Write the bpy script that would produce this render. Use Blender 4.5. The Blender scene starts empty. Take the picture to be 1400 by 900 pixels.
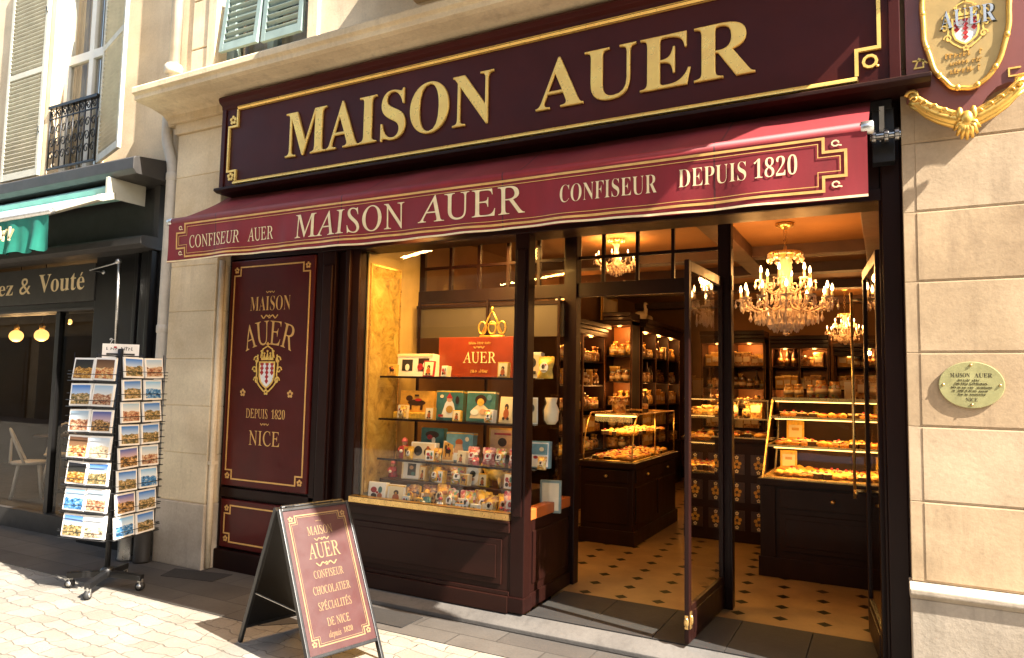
import bpy, bmesh, math, random
from mathutils import Vector, Matrix
random.seed(7)
R_ = math.radians
scene = bpy.context.scene
C = scene.collection

# ---------------------------------------------------------------- camera, world, sun, exposure
camd = bpy.data.cameras.new('camera'); cam = bpy.data.objects.new('camera', camd); C.objects.link(cam)
camd.sensor_width = 36; camd.lens = 24.797; camd.clip_start = 0.05; camd.clip_end = 400
rt = Vector((.88452256, .46610342, .01916905)); dn = Vector((-.01933383, .0776839, -.99679056)); fw = Vector((-.46609661, .88131312, .07772473))
mw = Matrix((rt, -dn, -fw)).transposed().to_4x4(); mw.translation = Vector((2.23753, -4.39526, 1.65))
cam.matrix_world = mw
scene.camera = cam

SUN = Vector((-1.0, .21, -1.0)).normalized()            # the way the light travels
wd = bpy.data.worlds.new('World'); scene.world = wd; wd.use_nodes = True
wn = wd.node_tree; bg = wn.nodes['Background']
sky = wn.nodes.new('ShaderNodeTexSky'); sky.sky_type = 'NISHITA'; sky.sun_disc = False
sky.sun_elevation = math.asin(-SUN.z); sky.sun_rotation = math.atan2(-SUN.x, -SUN.y)
sky.air_density = 1.0; sky.dust_density = 1.5
tn = wn.nodes.new('ShaderNodeMix'); tn.data_type = 'RGBA'; tn.blend_type = 'MULTIPLY'; tn.inputs[0].default_value = 1; tn.inputs[7].default_value = (1, .9, .76, 1)   # hazy warm Riviera sky
wn.links.new(sky.outputs[0], tn.inputs[6]); wn.links.new(tn.outputs[2], bg.inputs[0]); bg.inputs[1].default_value = .12
sd = bpy.data.lights.new('sun', 'SUN'); so = bpy.data.objects.new('sun', sd); C.objects.link(so)
sd.energy = 5; sd.angle = R_(.5); sd.color = (1, .92, .8)
so.rotation_euler = SUN.to_track_quat('-Z', 'Y').to_euler(); so.location = (20, -6, 20)
vs = scene.view_settings; vs.view_transform = 'Standard'; vs.look = 'None'; vs.exposure = 2.2; vs.gamma = 1; vs.use_curve_mapping = False
try:
    scene.cycles.use_denoising = True; scene.cycles.max_bounces = 8; scene.cycles.transparent_max_bounces = 24
    scene.cycles.caustics_reflective = False; scene.cycles.caustics_refractive = False
    scene.cycles.sample_clamp_indirect = 4
except Exception: pass

# ---------------------------------------------------------------- materials
MT = {}
def newmat(name):
    m = bpy.data.materials.new(name); m.use_nodes = True; MT[name] = m
    return m, m.node_tree, m.node_tree.nodes['Principled BSDF']
def nd(t, ty, **kw):
    n = t.nodes.new('ShaderNode' + ty)
    for k, v in kw.items():
        if k in n.inputs: n.inputs[k].default_value = v
        else: setattr(n, k, v)
    return n
def mixc(t, fac, a, b, mode='MIX'):
    n = t.nodes.new('ShaderNodeMix'); n.data_type = 'RGBA'; n.blend_type = mode
    for s, v in ((n.inputs[0], fac), (n.inputs[6], a), (n.inputs[7], b)):
        if isinstance(v, (int, float)): s.default_value = v
        elif isinstance(v, tuple): s.default_value = (*v[:3], 1)
        else: t.links.new(v, s)
    return n.outputs[2]
def math_(t, op, a, b=None, c=None):
    n = t.nodes.new('ShaderNodeMath'); n.operation = op
    for s, v in zip(n.inputs, (a, b, c)):
        if v is None: continue
        if isinstance(v, (int, float)): s.default_value = v
        else: t.links.new(v, s)
    return n.outputs[0]
def ramp(t, fac, *stops):
    n = t.nodes.new('ShaderNodeValToRGB'); e = n.color_ramp.elements
    while len(e) < len(stops): e.new(.5)
    for el, (p, c) in zip(e, stops): el.position = p; el.color = (*c, 1)
    t.links.new(fac, n.inputs[0]); return n.outputs[0]
def coords(t, out='Object', scale=None, rnd=False):
    tc = t.nodes.new('ShaderNodeTexCoord').outputs[out]
    if rnd:
        oi = t.nodes.new('ShaderNodeObjectInfo'); va = t.nodes.new('ShaderNodeVectorMath'); va.operation = 'ADD'
        m3 = t.nodes.new('ShaderNodeVectorMath'); m3.operation = 'SCALE'; m3.inputs[3].default_value = 37
        cx = t.nodes.new('ShaderNodeCombineXYZ')
        for i in range(3): t.links.new(oi.outputs['Random'], cx.inputs[i])
        t.links.new(cx.outputs[0], m3.inputs[0]); t.links.new(tc, va.inputs[0]); t.links.new(m3.outputs[0], va.inputs[1]); tc = va.outputs[0]
    if scale:
        mp = nd(t, 'Mapping'); mp.inputs['Scale'].default_value = scale; t.links.new(tc, mp.inputs[0]); tc = mp.outputs[0]
    return tc
def noise(t, co, scale, detail=5, rough=.6):
    n = nd(t, 'TexNoise', Scale=scale, Detail=detail, Roughness=rough); t.links.new(co, n.inputs['Vector']); return n.outputs[0]
def bump(t, b, h, strength=.3, dist=.01):
    n = nd(t, 'Bump', Strength=strength, Distance=dist); t.links.new(h, n.inputs['Height']); t.links.new(n.outputs[0], b.inputs['Normal'])
def M(name, col, rough=.5, metal=0, var=.15, vs=5, bs=0, bst=.25, coat=0, spec=.5, stretch=(1, 1, 1), rv=.12):
    m, t, b = newmat(name); co = coords(t, 'Object', stretch)
    n = noise(t, co, vs); lo = tuple(c * (1 - var) for c in col); hi = tuple(min(1, c * (1 + var)) for c in col)
    t.links.new(ramp(t, n, (.3, lo), (.7, hi)), b.inputs['Base Color'])
    n2 = noise(t, co, vs * 3.1, 4)
    t.links.new(math_(t, 'MULTIPLY_ADD', n2, 2 * rv, rough - rv), b.inputs['Roughness'])
    b.inputs['Metallic'].default_value = metal; b.inputs['Coat Weight'].default_value = coat; b.inputs['Coat Roughness'].default_value = .08
    b.inputs['Specular IOR Level'].default_value = spec
    if bs: bump(t, b, noise(t, coords(t), bs, 4), bst, .004)
    return m
def emit(name, col, st):
    m, t, b = newmat(name); b.inputs['Base Color'].default_value = (*col, 1); b.inputs['Emission Color'].default_value = (*col, 1); b.inputs['Emission Strength'].default_value = st
    m.cycles.emission_sampling = 'NONE'; return m
def glassmat(name, tint=(.96, .97, .95), ior=1.45, rough=.01):
    m, t, b = newmat(name); t.nodes.remove(b); out = t.nodes['Material Output']
    tr = nd(t, 'BsdfTransparent'); tr.inputs[0].default_value = (*tint, 1); gl = nd(t, 'BsdfGlossy', Roughness=rough); fr = nd(t, 'Fresnel', IOR=ior)
    mx = nd(t, 'MixShader'); ge = nd(t, 'NewGeometry'); t.links.new(math_(t, 'MULTIPLY', fr.outputs[0], math_(t, 'SUBTRACT', 1.0, ge.outputs['Backfacing'])), mx.inputs[0]); t.links.new(tr.outputs[0], mx.inputs[1]); t.links.new(gl.outputs[0], mx.inputs[2]); t.links.new(mx.outputs[0], out.inputs[0])

def stone(name, a, b_, c, sc=1.0, bst=.22):
    m, t, b = newmat(name); co = coords(t)
    n1 = noise(t, co, 1.6 * sc, 6, .62); n2 = noise(t, coords(t, 'Object', (5, 5, .7)), 1.4 * sc, 6, .65); n3 = noise(t, co, 45, 4, .7)
    col = ramp(t, n1, (.32, b_), (.5, a), (.72, tuple(min(1, v * 1.12) for v in a)))
    st = ramp(t, n2, (.52, (0, 0, 0)), (.72, (1, 1, 1)))
    col = mixc(t, math_(t, 'MULTIPLY', st, .55), col, c)
    n4 = noise(t, coords(t, 'Object', (1.3, 1.3, 2.6)), 1.1, 3, .5); col = mixc(t, 1.0, col, ramp(t, n4, (.3, (.74, .72, .7)), (.7, (1, 1, 1))), 'MULTIPLY')
    n5 = noise(t, co, 9, 6, .7); col = mixc(t, ramp(t, n5, (.6, (0, 0, 0)), (.78, (.5, .5, .5))), col, c)
    col = mixc(t, .35, col, mixc(t, 1.0, col, n3, 'MULTIPLY'))
    t.links.new(col, b.inputs['Base Color']); b.inputs['Roughness'].default_value = .85
    pit = math_(t, 'ADD', n3, math_(t, 'MULTIPLY', n1, .6)); bump(t, b, pit, bst, .008)
    return m
stone('limestone', (.67, .49, .3), (.54, .385, .225), (.36, .25, .15), 1.0, .14)
stone('limestone_b', (.61, .44, .265), (.5, .35, .205), (.34, .235, .145), 1.4, .14)
stone('limestone_c', (.7, .53, .345), (.58, .42, .26), (.38, .27, .17), .8, .14)
stone('limestone_warm_lit', (.92, .75, .5), (.82, .64, .39), (.55, .42, .28))  # limestone copy with warm light bounced off the street put into its colour
stone('limestone_pale', (.88, .74, .52), (.8, .64, .42), (.45, .36, .25))
stone('limestone_grey', (.6, .51, .4), (.48, .4, .3), (.3, .26, .2))
stone('plaster', (.9, .73, .5), (.86, .67, .44), (.68, .53, .36), .5, .15)
stone('step_stone', (.13, .12, .11), (.1, .092, .085), (.07, .064, .058), 2.0)
stone('dark_granite', (.02, .017, .015), (.013, .011, .01), (.03, .026, .023), 3.0, .2)
M('fascia_paint', (.05, .0058, .0034), .42, 0, .25, 1.6, 90, .06, coat=.03, spec=.2)
M('panel_paint', (.07, .0052, .0042), .4, 0, .2, 3, 90, .05, coat=.08, spec=.25)
M('dark_wood', (.013, .0036, .0026), .42, 0, .35, 3, 60, .1, coat=.02, spec=.18, stretch=(1, 1, .25))
M('riser_wood', (.018, .0052, .0032), .45, 0, .35, 3, 60, .1, coat=.03, spec=.2, stretch=(.25, 1, 1))
M('cabinet_wood', (.019, .006, .0026), .45, 0, .35, 3, 40, .1, coat=.03, spec=.18, stretch=(1, 1, .2))
M('board_paint', (.2, .065, .055), .38, 0, .08, 4, 120, .04, coat=.2)
M('sandwich_paint', (.043, .0064, .0056), .4, 0, .12, 4, 120, .04, coat=.15)
M('sandwich_gold', (.2, .125, .05), .45, .1, .15, 14)
M('gold', (1.0, .62, .16), .3, .4, .12, 9, 60, .06)
M('gold_paint', (.72, .42, .13), .42, .25, .15, 14)
M('pale_gold', (.82, .66, .38), .5, .1, .1, 20)
M('arm_gilt', (.5, .36, .25), .25, .15, .2, 12)
M('gilt', (.84, .5, .11), .32, .7, .15, 12, 40, .1)
M('pale_gilt', (.52, .36, .14), .42, .4, .12, 5, 60, .08)
M('brass', (.72, .48, .18), .3, .9, .2, 20)
M('aged_brass', (.5, .47, .22), .42, .55, .16, 10, 70, .06)
M('silver', (.62, .62, .6), .3, .9, .1, 20)
M('steel', (.45, .44, .42), .3, .95, .15, 12)
M('engraving', (.045, .035, .012), .6)
M('black_metal', (.012, .012, .013), .38, .2, .3, 8, 50, .08)
M('black_paint', (.007, .0065, .0065), .35, 0, .3, 3, 60, .05, coat=.05, spec=.3)
M('grey_black', (.03, .027, .025), .5, 0, .2, 4)
M('grey_sign', (.03, .027, .023), .5, 0, .1, 4)
M('rubber', (.02, .02, .02), .7)
M('white', (.82, .8, .76), .5, 0, .05, 8)
M('bay_cream', (.36, .25, .1), .5, 0, .15, 5)
M('cream', (.75, .63, .42), .5, 0, .12, 6)
M('reflection_band', (.06, .047, .037), .5, 0, .05, 3)
M('red', (.42, .02, .02), .5)
M('pink', (.62, .13, .14), .55, 0, .35, 30)
M('crimson', (.35, .025, .035), .4, 0, .45, 40)
M('orange_panel', (.21, .03, .006), .35, 0, .25, 4, coat=.3)
M('orange_wood', (.4, .1, .02), .4, 0, .2, 5)
M('teal', (.05, .16, .16), .5, 0, .2, 25)
M('sky_card', (.13, .28, .36), .5, 0, .2, 25)
M('ochre', (.55, .3, .05), .5, 0, .25, 20)
M('yellow', (.72, .43, .05), .5, 0, .35, 35)
M('choc', (.04, .016, .008), .35, 0, .4, 30, 60, .3)
M('bun', (.55, .27, .06), .5, 0, .4, 25, 60, .4)
M('berry', (.3, .05, .02), .35, 0, .4, 30)
M('skin_print', (.62, .36, .2), .55, 0, .15, 30)
M('shutter_paint', (.52, .5, .41), .55, 0, .12, 6, 40, .1)
M('shutter_blue', (.2, .27, .255), .5, 0, .15, 6)
M('window_white', (.72, .71, .64), .45, 0, .06, 6)
M('curtain', (.55, .5, .4), .8, 0, .3, 3, stretch=(8, 8, .5))
M('pipe_paint', (.52, .47, .39), .55, 0, .12, 8)
M('green_fabric', (.008, .16, .115), .75, 0, .15, 6)
M('teal_cover', (.35, .62, .56), .5, 0, .1, 6)
M('amber_wall', (.14, .065, .02), .8, 0, .15, 2)
M('ceiling_paint', (.24, .11, .03), .75, 0, .15, 1.5, 20, .1)
M('beam_wood', (.06, .026, .012), .6, 0, .3, 4, 30, .3)
M('shelf_back', (.27, .1, .022), .5, 0, .25, 3)
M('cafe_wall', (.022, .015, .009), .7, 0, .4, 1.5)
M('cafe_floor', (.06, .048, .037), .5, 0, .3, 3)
emit('bulb', (1, .6, .24), 6)
emit('globe', (1, .56, .17), .62)
emit('strip_light', (1, .5, .12), 1.5)
glassmat('glass', ior=1.52); glassmat('cafe_glass', (.8, .78, .74), 1.35); glassmat('case_glass', (.97, .96, .9), 1.4)
glassmat('shelf_glass', (.95, .94, .87), 1.3, .05); glassmat('cellophane', (.93, .9, .84), 1.35, .12)
m, t, b = newmat('crystal'); b.inputs['Base Color'].default_value = (.95, .78, .6, 1); b.inputs['Roughness'].default_value = .12; b.inputs['Transmission Weight'].default_value = .4; b.inputs['Specular IOR Level'].default_value = .9; b.inputs['IOR'].default_value = 1.5

# awning cloth: fine weave, faded streaks
m, t, b = newmat('awning_cloth'); co = coords(t)
n1 = noise(t, coords(t, 'Object', (3, .6, .6)), 2.2, 6); n2 = noise(t, co, 220, 2)
c0 = ramp(t, n1, (.28, (.15, .0034, .0066)), (.72, (.23, .006, .0118))); sx_ = nd(t, 'SeparateXYZ'); t.links.new(co, sx_.inputs[0])
sm = math_(t, 'LESS_THAN', math_(t, 'ABSOLUTE', math_(t, 'SUBTRACT', math_(t, 'FRACT', math_(t, 'DIVIDE', math_(t, 'ADD', sx_.outputs[0], 1.74), 1.28)), .5)), .004); c0 = mixc(t, sm, c0, (.07, .003, .006))
t.links.new(c0, b.inputs['Base Color']); b.inputs['Roughness'].default_value = .62
b.inputs['Sheen Weight'].default_value = .08; b.inputs['Sheen Tint'].default_value = (1, .6, .6, 1); bump(t, b, n2, .12, .001)
# gilded mirror panel at the side of the display window
m, t, b = newmat('gilt_panel'); co = coords(t)
v = nd(t, 'TexNoise', Scale=7, Detail=8, Roughness=.7, Distortion=1.2); t.links.new(co, v.inputs['Vector'])
t.links.new(ramp(t, v.outputs[0], (.28, (.07, .045, .008)), (.45, (.34, .22, .045)), (.62, (.5, .36, .1)), (.8, (.66, .55, .26))), b.inputs['Base Color']); b.inputs['Roughness'].default_value = .35; b.inputs['Metallic'].default_value = .35
# shop floor: pale tiles with black diamond insets, spacing .27 m
m, t, b = newmat('tile_floor'); co = coords(t); sp = nd(t, 'SeparateXYZ'); mp = nd(t, 'Mapping'); mp.inputs['Rotation'].default_value = (0, 0, R_(-5)); t.links.new(co, mp.inputs[0]); t.links.new(mp.outputs[0], sp.inputs[0])
def cell(o, off):
    return math_(t, 'SUBTRACT', math_(t, 'FRACT', math_(t, 'ADD', math_(t, 'DIVIDE', math_(t, 'SUBTRACT', o, off), .275), 100.5)), .5)
fx, fy = cell(sp.outputs[0], .27), cell(sp.outputs[1], .68); ax, ay = math_(t, 'ABSOLUTE', fx), math_(t, 'ABSOLUTE', fy)
dia = math_(t, 'LESS_THAN', math_(t, 'ADD', ax, ay), .185); jl = math_(t, 'LESS_THAN', math_(t, 'MINIMUM', ax, ay), .01)
n = noise(t, co, 3.5, 6); n2 = noise(t, co, 30, 4)
base = ramp(t, n, (.3, (.17, .097, .036)), (.65, (.26, .155, .062))); base = mixc(t, math_(t, 'MULTIPLY', jl, .55), base, (.2, .13, .07)); base = mixc(t, .2, base, mixc(t, 1.0, base, n2, 'MULTIPLY'))
t.links.new(mixc(t, dia, base, (.006, .0045, .004)), b.inputs['Base Color']); b.inputs['Roughness'].default_value = .4; t.links.new(math_(t, 'MULTIPLY_ADD', dia, -.18, .22), b.inputs['Specular IOR Level'])
# pavement: big dark flags
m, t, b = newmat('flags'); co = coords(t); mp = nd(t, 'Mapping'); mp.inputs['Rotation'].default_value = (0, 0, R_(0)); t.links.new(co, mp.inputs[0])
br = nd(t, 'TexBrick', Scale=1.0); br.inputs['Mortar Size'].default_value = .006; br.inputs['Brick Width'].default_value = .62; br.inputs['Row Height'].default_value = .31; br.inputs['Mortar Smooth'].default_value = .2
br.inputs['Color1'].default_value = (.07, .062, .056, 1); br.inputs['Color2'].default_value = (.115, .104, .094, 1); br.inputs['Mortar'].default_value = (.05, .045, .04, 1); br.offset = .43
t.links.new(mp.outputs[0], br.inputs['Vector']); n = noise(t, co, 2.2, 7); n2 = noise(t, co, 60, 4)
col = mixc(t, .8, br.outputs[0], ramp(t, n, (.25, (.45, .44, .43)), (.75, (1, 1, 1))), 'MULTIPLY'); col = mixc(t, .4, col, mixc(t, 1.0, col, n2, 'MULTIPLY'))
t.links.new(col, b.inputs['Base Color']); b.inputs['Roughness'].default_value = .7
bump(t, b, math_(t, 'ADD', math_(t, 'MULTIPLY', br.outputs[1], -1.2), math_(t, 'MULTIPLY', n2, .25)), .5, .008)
# street: irregular pale setts
m, t, b = newmat('setts'); co = coords(t); mp = nd(t, 'Mapping'); mp.inputs['Rotation'].default_value = (0, 0, R_(3)); t.links.new(co, mp.inputs[0])
wv = nd(t, 'TexNoise', Scale=3.2, Detail=3, Roughness=.6); t.links.new(mp.outputs[0], wv.inputs['Vector']); vm = nd(t, 'VectorMath', operation='MULTIPLY_ADD'); vm.inputs[1].default_value = (.24, .2, 0)
t.links.new(wv.outputs[1], vm.inputs[0]); t.links.new(mp.outputs[0], vm.inputs[2])
br = nd(t, 'TexBrick', Scale=1.0); br.inputs['Mortar Size'].default_value = .0045; br.inputs['Mortar Smooth'].default_value = .6; br.inputs['Brick Width'].default_value = .23; br.inputs['Row Height'].default_value = .125; br.offset = .37; br.squash = .8; br.squash_frequency = 3
br.inputs['Color1'].default_value = (.27, .243, .205, 1); br.inputs['Color2'].default_value = (.345, .318, .275, 1); br.inputs['Mortar'].default_value = (.17, .15, .122, 1); t.links.new(vm.outputs[0], br.inputs['Vector'])
n = noise(t, co, 2.4, 7); n2 = noise(t, co, 55, 5, .7); col = mixc(t, .7, br.outputs[0], ramp(t, n, (.3, (.66, .63, .58)), (.7, (1, 1, 1))), 'MULTIPLY'); col = mixc(t, .45, col, mixc(t, 1.0, col, n2, 'MULTIPLY'))
t.links.new(col, b.inputs['Base Color']); b.inputs['Roughness'].default_value = .75
bump(t, b, math_(t, 'ADD', math_(t, 'MULTIPLY', br.outputs[1], -1.0), math_(t, 'MULTIPLY', n2, .6)), .7, .012)
# printed postcards: sky, skyline and foreground printed on card; every object gets its own picture
def cardmat(name, s0, s1, g1, g2):
    m, t, b = newmat(name); ge = nd(t, 'TexCoord').outputs['Generated']; se = nd(t, 'SeparateXYZ'); t.links.new(ge, se.inputs[0]); cr = coords(t, 'Object', (1, 1, 1.6), True)
    h = noise(t, cr, 16, 5, .7); z = math_(t, 'ADD', se.outputs[2], math_(t, 'MULTIPLY', math_(t, 'SUBTRACT', h, .5), .5))
    sk = ramp(t, se.outputs[2], (.45, s1), (.95, s0)); n = noise(t, cr, 38, 4, .75); gr = ramp(t, n, (.36, (.015, .014, .012)), (.46, g1), (.56, g2), (.66, (.7, .6, .45)))
    t.links.new(mixc(t, math_(t, 'LESS_THAN', z, .55), sk, gr), b.inputs['Base Color']); b.inputs['Roughness'].default_value = .3
cardmat('card_day', (.06, .2, .55), (.5, .62, .75), (.14, .13, .06), (.45, .28, .1))
cardmat('card_dusk', (.1, .13, .35), (.6, .42, .38), (.1, .07, .04), (.5, .25, .06))
cardmat('card_night', (.012, .014, .02), (.04, .04, .03), (.25, .1, .02), (.6, .33, .06))
cardmat('card_sea', (.25, .5, .8), (.75, .8, .82), (.03, .16, .4), (.15, .35, .6))
cardmat('card_food', (.1, .05, .03), (.25, .14, .07), (.5, .1, .03), (.7, .5, .2))
cardmat('card_sand', (.55, .65, .75), (.8, .75, .66), (.5, .38, .25), (.75, .62, .42))
cardmat('card_town', (.35, .5, .65), (.7, .68, .62), (.35, .12, .06), (.5, .36, .22))
# sweets seen through wrapping
def sweets(name, *cs):
    m, t, b = newmat(name); v = nd(t, 'TexVoronoi', Scale=48); t.links.new(coords(t, 'Object', None, True), v.inputs['Vector']); s = nd(t, 'SeparateColor'); t.links.new(v.outputs['Color'], s.inputs[0])
    t.links.new(ramp(t, s.outputs[0], *[(i / (len(cs) - 1), c) for i, c in enumerate(cs)]), b.inputs['Base Color']); b.inputs['Roughness'].default_value = .3; b.inputs['Coat Weight'].default_value = .4
    bump(t, b, v.outputs['Distance'], -.5, .006)
sweets('sweets_gold', (.6, .3, .03), (.75, .5, .1), (.3, .1, .02), (.8, .66, .3)); sweets('sweets_mixed', (.75, .7, .6), (.45, .05, .05), (.7, .45, .05), (.12, .25, .12), (.75, .7, .6))
sweets('sweets_dark', (.03, .014, .01), (.2, .07, .02), (.5, .3, .1), (.02, .03, .05)); sweets('sweets_pink', (.6, .08, .1), (.75, .55, .5), (.4, .02, .04), (.75, .35, .35))
sweets('label_amber', (.5, .25, .06), (.15, .05, .015), (.65, .45, .2), (.35, .12, .03))

# ---------------------------------------------------------------- mesh builder
_tc = {}
def _map(s, style):
    o = ''
    for c in s:
        k = ord(c)
        if style in ('bold', 'semi'):
            o += chr(0x1D400 + k - 65) if 'A' <= c <= 'Z' else chr(0x1D41A + k - 97) if 'a' <= c <= 'z' else chr(0x1D7CE + k - 48) if '0' <= c <= '9' else c
        else:
            o += chr(0x1D434 + k - 65) if 'A' <= c <= 'Z' else ('\u210e' if c == 'h' else chr(0x1D44E + k - 97)) if 'a' <= c <= 'z' else chr(0x1D7CE + k - 48) if '0' <= c <= '9' else c
    return o
def _glyphs(s, style, extrude, bev):
    key = (s, style, extrude, bev)
    if key in _tc: return _tc[key]
    cu = bpy.data.curves.new('lettering', 'FONT'); cu.body = _map(s, style); cu.resolution_u = 4; cu.extrude = extrude; cu.bevel_depth = bev; cu.bevel_resolution = 1; cu.offset = -.012 if style == 'semi' else 0
    if not extrude: cu.fill_mode = 'FRONT'
    ob = bpy.data.objects.new('lettering', cu); C.objects.link(ob); dg = bpy.context.evaluated_depsgraph_get(); dg.update()
    me = bpy.data.meshes.new_from_object(ob.evaluated_get(dg)); vv = [tuple(v.co) for v in me.vertices]; ff = [tuple(p.vertices) for p in me.polygons]
    bpy.data.objects.remove(ob); bpy.data.curves.remove(cu); bpy.data.meshes.remove(me)
    if style == 'regular': vv = [(x - .277 * y, y, z) for x, y, z in vv]
    _tc[key] = (vv, ff); return _tc[key]
ACC = {'É': 'E', 'é': 'e'}

class MB:
    def __init__(s): s.v = []; s.f = []; s.mi = []; s.sm = []; s.mats = []
    def add(s, vs, fs, mat, smooth=False):
        if mat not in s.mats: s.mats.append(mat)
        k = s.mats.index(mat); o = len(s.v); s.v += [tuple(p) for p in vs]
        for f in fs: s.f.append(tuple(i + o for i in f)); s.mi.append(k); s.sm.append(smooth)
        return s
    def box(s, x0, x1, y0, y1, z0, z1, mat):
        x0, x1 = sorted((x0, x1)); y0, y1 = sorted((y0, y1)); z0, z1 = sorted((z0, z1))
        return s.add([(x, y, z) for z in (z0, z1) for y in (y0, y1) for x in (x0, x1)], [(0, 2, 3, 1), (4, 5, 7, 6), (0, 1, 5, 4), (2, 6, 7, 3), (0, 4, 6, 2), (1, 3, 7, 5)], mat)
    def bar(s, p0, p1, w, h, mat, up=(0, 0, 1)):
        p0, p1 = Vector(p0), Vector(p1); d = (p1 - p0).normalized(); a = d.cross(Vector(up))
        if a.length < 1e-4: a = d.cross(Vector((0, 1, 0)))
        a.normalize(); b = a.cross(d).normalized(); vs = []
        for p in (p0, p1):
            for i, j in ((-1, -1), (1, -1), (1, 1), (-1, 1)): vs.append(p + a * i * w / 2 + b * j * h / 2)
        return s.add(vs, [(3, 2, 1, 0), (4, 5, 6, 7), (0, 1, 5, 4), (1, 2, 6, 5), (2, 3, 7, 6), (3, 0, 4, 7)], mat)
    def tube(s, path, r, mat, n=8, closed=False, cap=True):
        P = [Vector(p) for p in path]; k = len(P); rr = r if isinstance(r, (list, tuple)) else [r] * k; vs = []; pa = None
        for i in range(k):
            d = (P[(i + 1) % k] - P[i - 1]) if closed else (P[min(i + 1, k - 1)] - P[max(i - 1, 0)])
            d.normalize()
            if pa is None: a = d.orthogonal().normalized()
            else: a = (pa - d * pa.dot(d)); a = a.normalized() if a.length > 1e-6 else d.orthogonal().normalized()
            pa = a; b = d.cross(a)
            for j in range(n):
                q = 2 * math.pi * j / n; vs.append(P[i] + (a * math.cos(q) + b * math.sin(q)) * rr[i])
        fs = []
        for i in range(k if closed else k - 1):
            for j in range(n): i2 = (i + 1) % k; fs.append((i * n + j, i * n + (j + 1) % n, i2 * n + (j + 1) % n, i2 * n + j))
        if cap and not closed: fs += [tuple(reversed(range(n))), tuple(range((k - 1) * n, k * n))]
        return s.add(vs, fs, mat, True)
    def lathe(s, prof, c, mat, n=16, smooth=True, caps=True):
        vs = []; k = len(prof)
        for r, z in prof:
            for j in range(n): q = 2 * math.pi * j / n; vs.append((c[0] + r * math.cos(q), c[1] + r * math.sin(q), c[2] + z))
        fs = [(i * n + j, i * n + (j + 1) % n, (i + 1) * n + (j + 1) % n, (i + 1) * n + j) for i in range(k - 1) for j in range(n)]
        if caps: fs += [tuple(reversed(range(n))), tuple(range((k - 1) * n, k * n))]
        return s.add(vs, fs, mat, smooth)
    def ell(s, c, r, mat, nu=10, nv=6):
        pr = [(max(.02, math.sin(math.pi * i / nv)), -math.cos(math.pi * i / nv)) for i in range(nv + 1)]; vs = []
        for a, z in pr:
            for j in range(nu): q = 2 * math.pi * j / nu; vs.append((c[0] + r[0] * a * math.cos(q), c[1] + r[1] * a * math.sin(q), c[2] + r[2] * z))
        fs = [(i * nu + j, i * nu + (j + 1) % nu, (i + 1) * nu + (j + 1) % nu, (i + 1) * nu + j) for i in range(nv) for j in range(nu)]
        return s.add(vs, fs + [tuple(reversed(range(nu))), tuple(range(nv * nu, nv * nu + nu))], mat, True)
    def prism(s, poly, y0, y1, mat):                      # polygon in XZ, front at y0
        n = len(poly); vs = [(x, y0, z) for x, z in poly] + [(x, y1, z) for x, z in poly]
        return s.add(vs, [tuple(range(n)), tuple(reversed(range(n, 2 * n)))] + [(i, i + n, (i + 1) % n + n, (i + 1) % n) for i in range(n)], mat)
    def sweep(s, prof, x0, x1, mat):                      # profile in YZ along X
        n = len(prof); vs = [(x0, y, z) for y, z in prof] + [(x1, y, z) for y, z in prof]
        return s.add(vs, [tuple(range(n)), tuple(reversed(range(n, 2 * n)))] + [(i, i + n, (i + 1) % n + n, (i + 1) % n) for i in range(n)], mat)
    def stroke(s, pts, w, y0, y1, mat, closed=True):      # mitred line in the XZ plane
        n = len(pts); L = []; Rr = []
        for i in range(n):
            p = Vector(pts[i]); a = Vector(pts[i - 1]) if (closed or i) else None; b = Vector(pts[(i + 1) % n]) if (closed or i < n - 1) else None
            d1 = (p - a).normalized() if a is not None else None; d2 = (b - p).normalized() if b is not None else None
            d1 = d1 or d2; d2 = d2 or d1
            n1 = Vector((-d1.y, d1.x)); n2 = Vector((-d2.y, d2.x)); mi = n1 + n2
            mi = n1 if mi.length < 1e-4 else mi.normalized(); k = w / 2 / max(.35, mi.dot(n1)); L.append(p + mi * k); Rr.append(p - mi * k)
        vs = [(q.x, y0, q.y) for q in L] + [(q.x, y0, q.y) for q in Rr] + [(q.x, y1, q.y) for q in L] + [(q.x, y1, q.y) for q in Rr]; fs = []
        for i in range(n if closed else n - 1):
            j = (i + 1) % n; fs += [(i, j, j + n, i + n), (i + 2 * n, i + 3 * n, j + 3 * n, j + 2 * n), (i, i + 2 * n, j + 2 * n, j), (i + n, j + n, j + 3 * n, i + 3 * n)]
        return s.add(vs, fs, mat)
    def text(s, txt, x0, x1, z0, z1, y, mat, style='bold', depth=0, bev=0, warp=None):
        s.cuts = getattr(s, 'cuts', []) + [(len(s.v), len(s.f))]
        base = ''.join(ACC.get(c, c) for c in txt); u = 1.0
        H = z1 - z0; ex = depth / H * .34 if depth else 0; vv, ff = _glyphs(base, style, ex, bev)
        caps = [p[1] for p in vv]; xa, xb = min(p[0] for p in vv), max(p[0] for p in vv); za, zb = 0.0, max(caps)
        kx, kz = (x1 - x0) / (xb - xa), (z1 - z0) / (zb - za); zc = max(p[2] for p in vv); kd = depth / (2 * zc) if depth and zc else 1
        out = [(x0 + (p[0] - xa) * kx, y - (p[2] + (zc if depth else 0)) * kd, z0 + p[1] * kz) for p in vv]
        if warp: out = [warp(p) for p in out]
        s.add(out, ff, mat)
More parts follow.
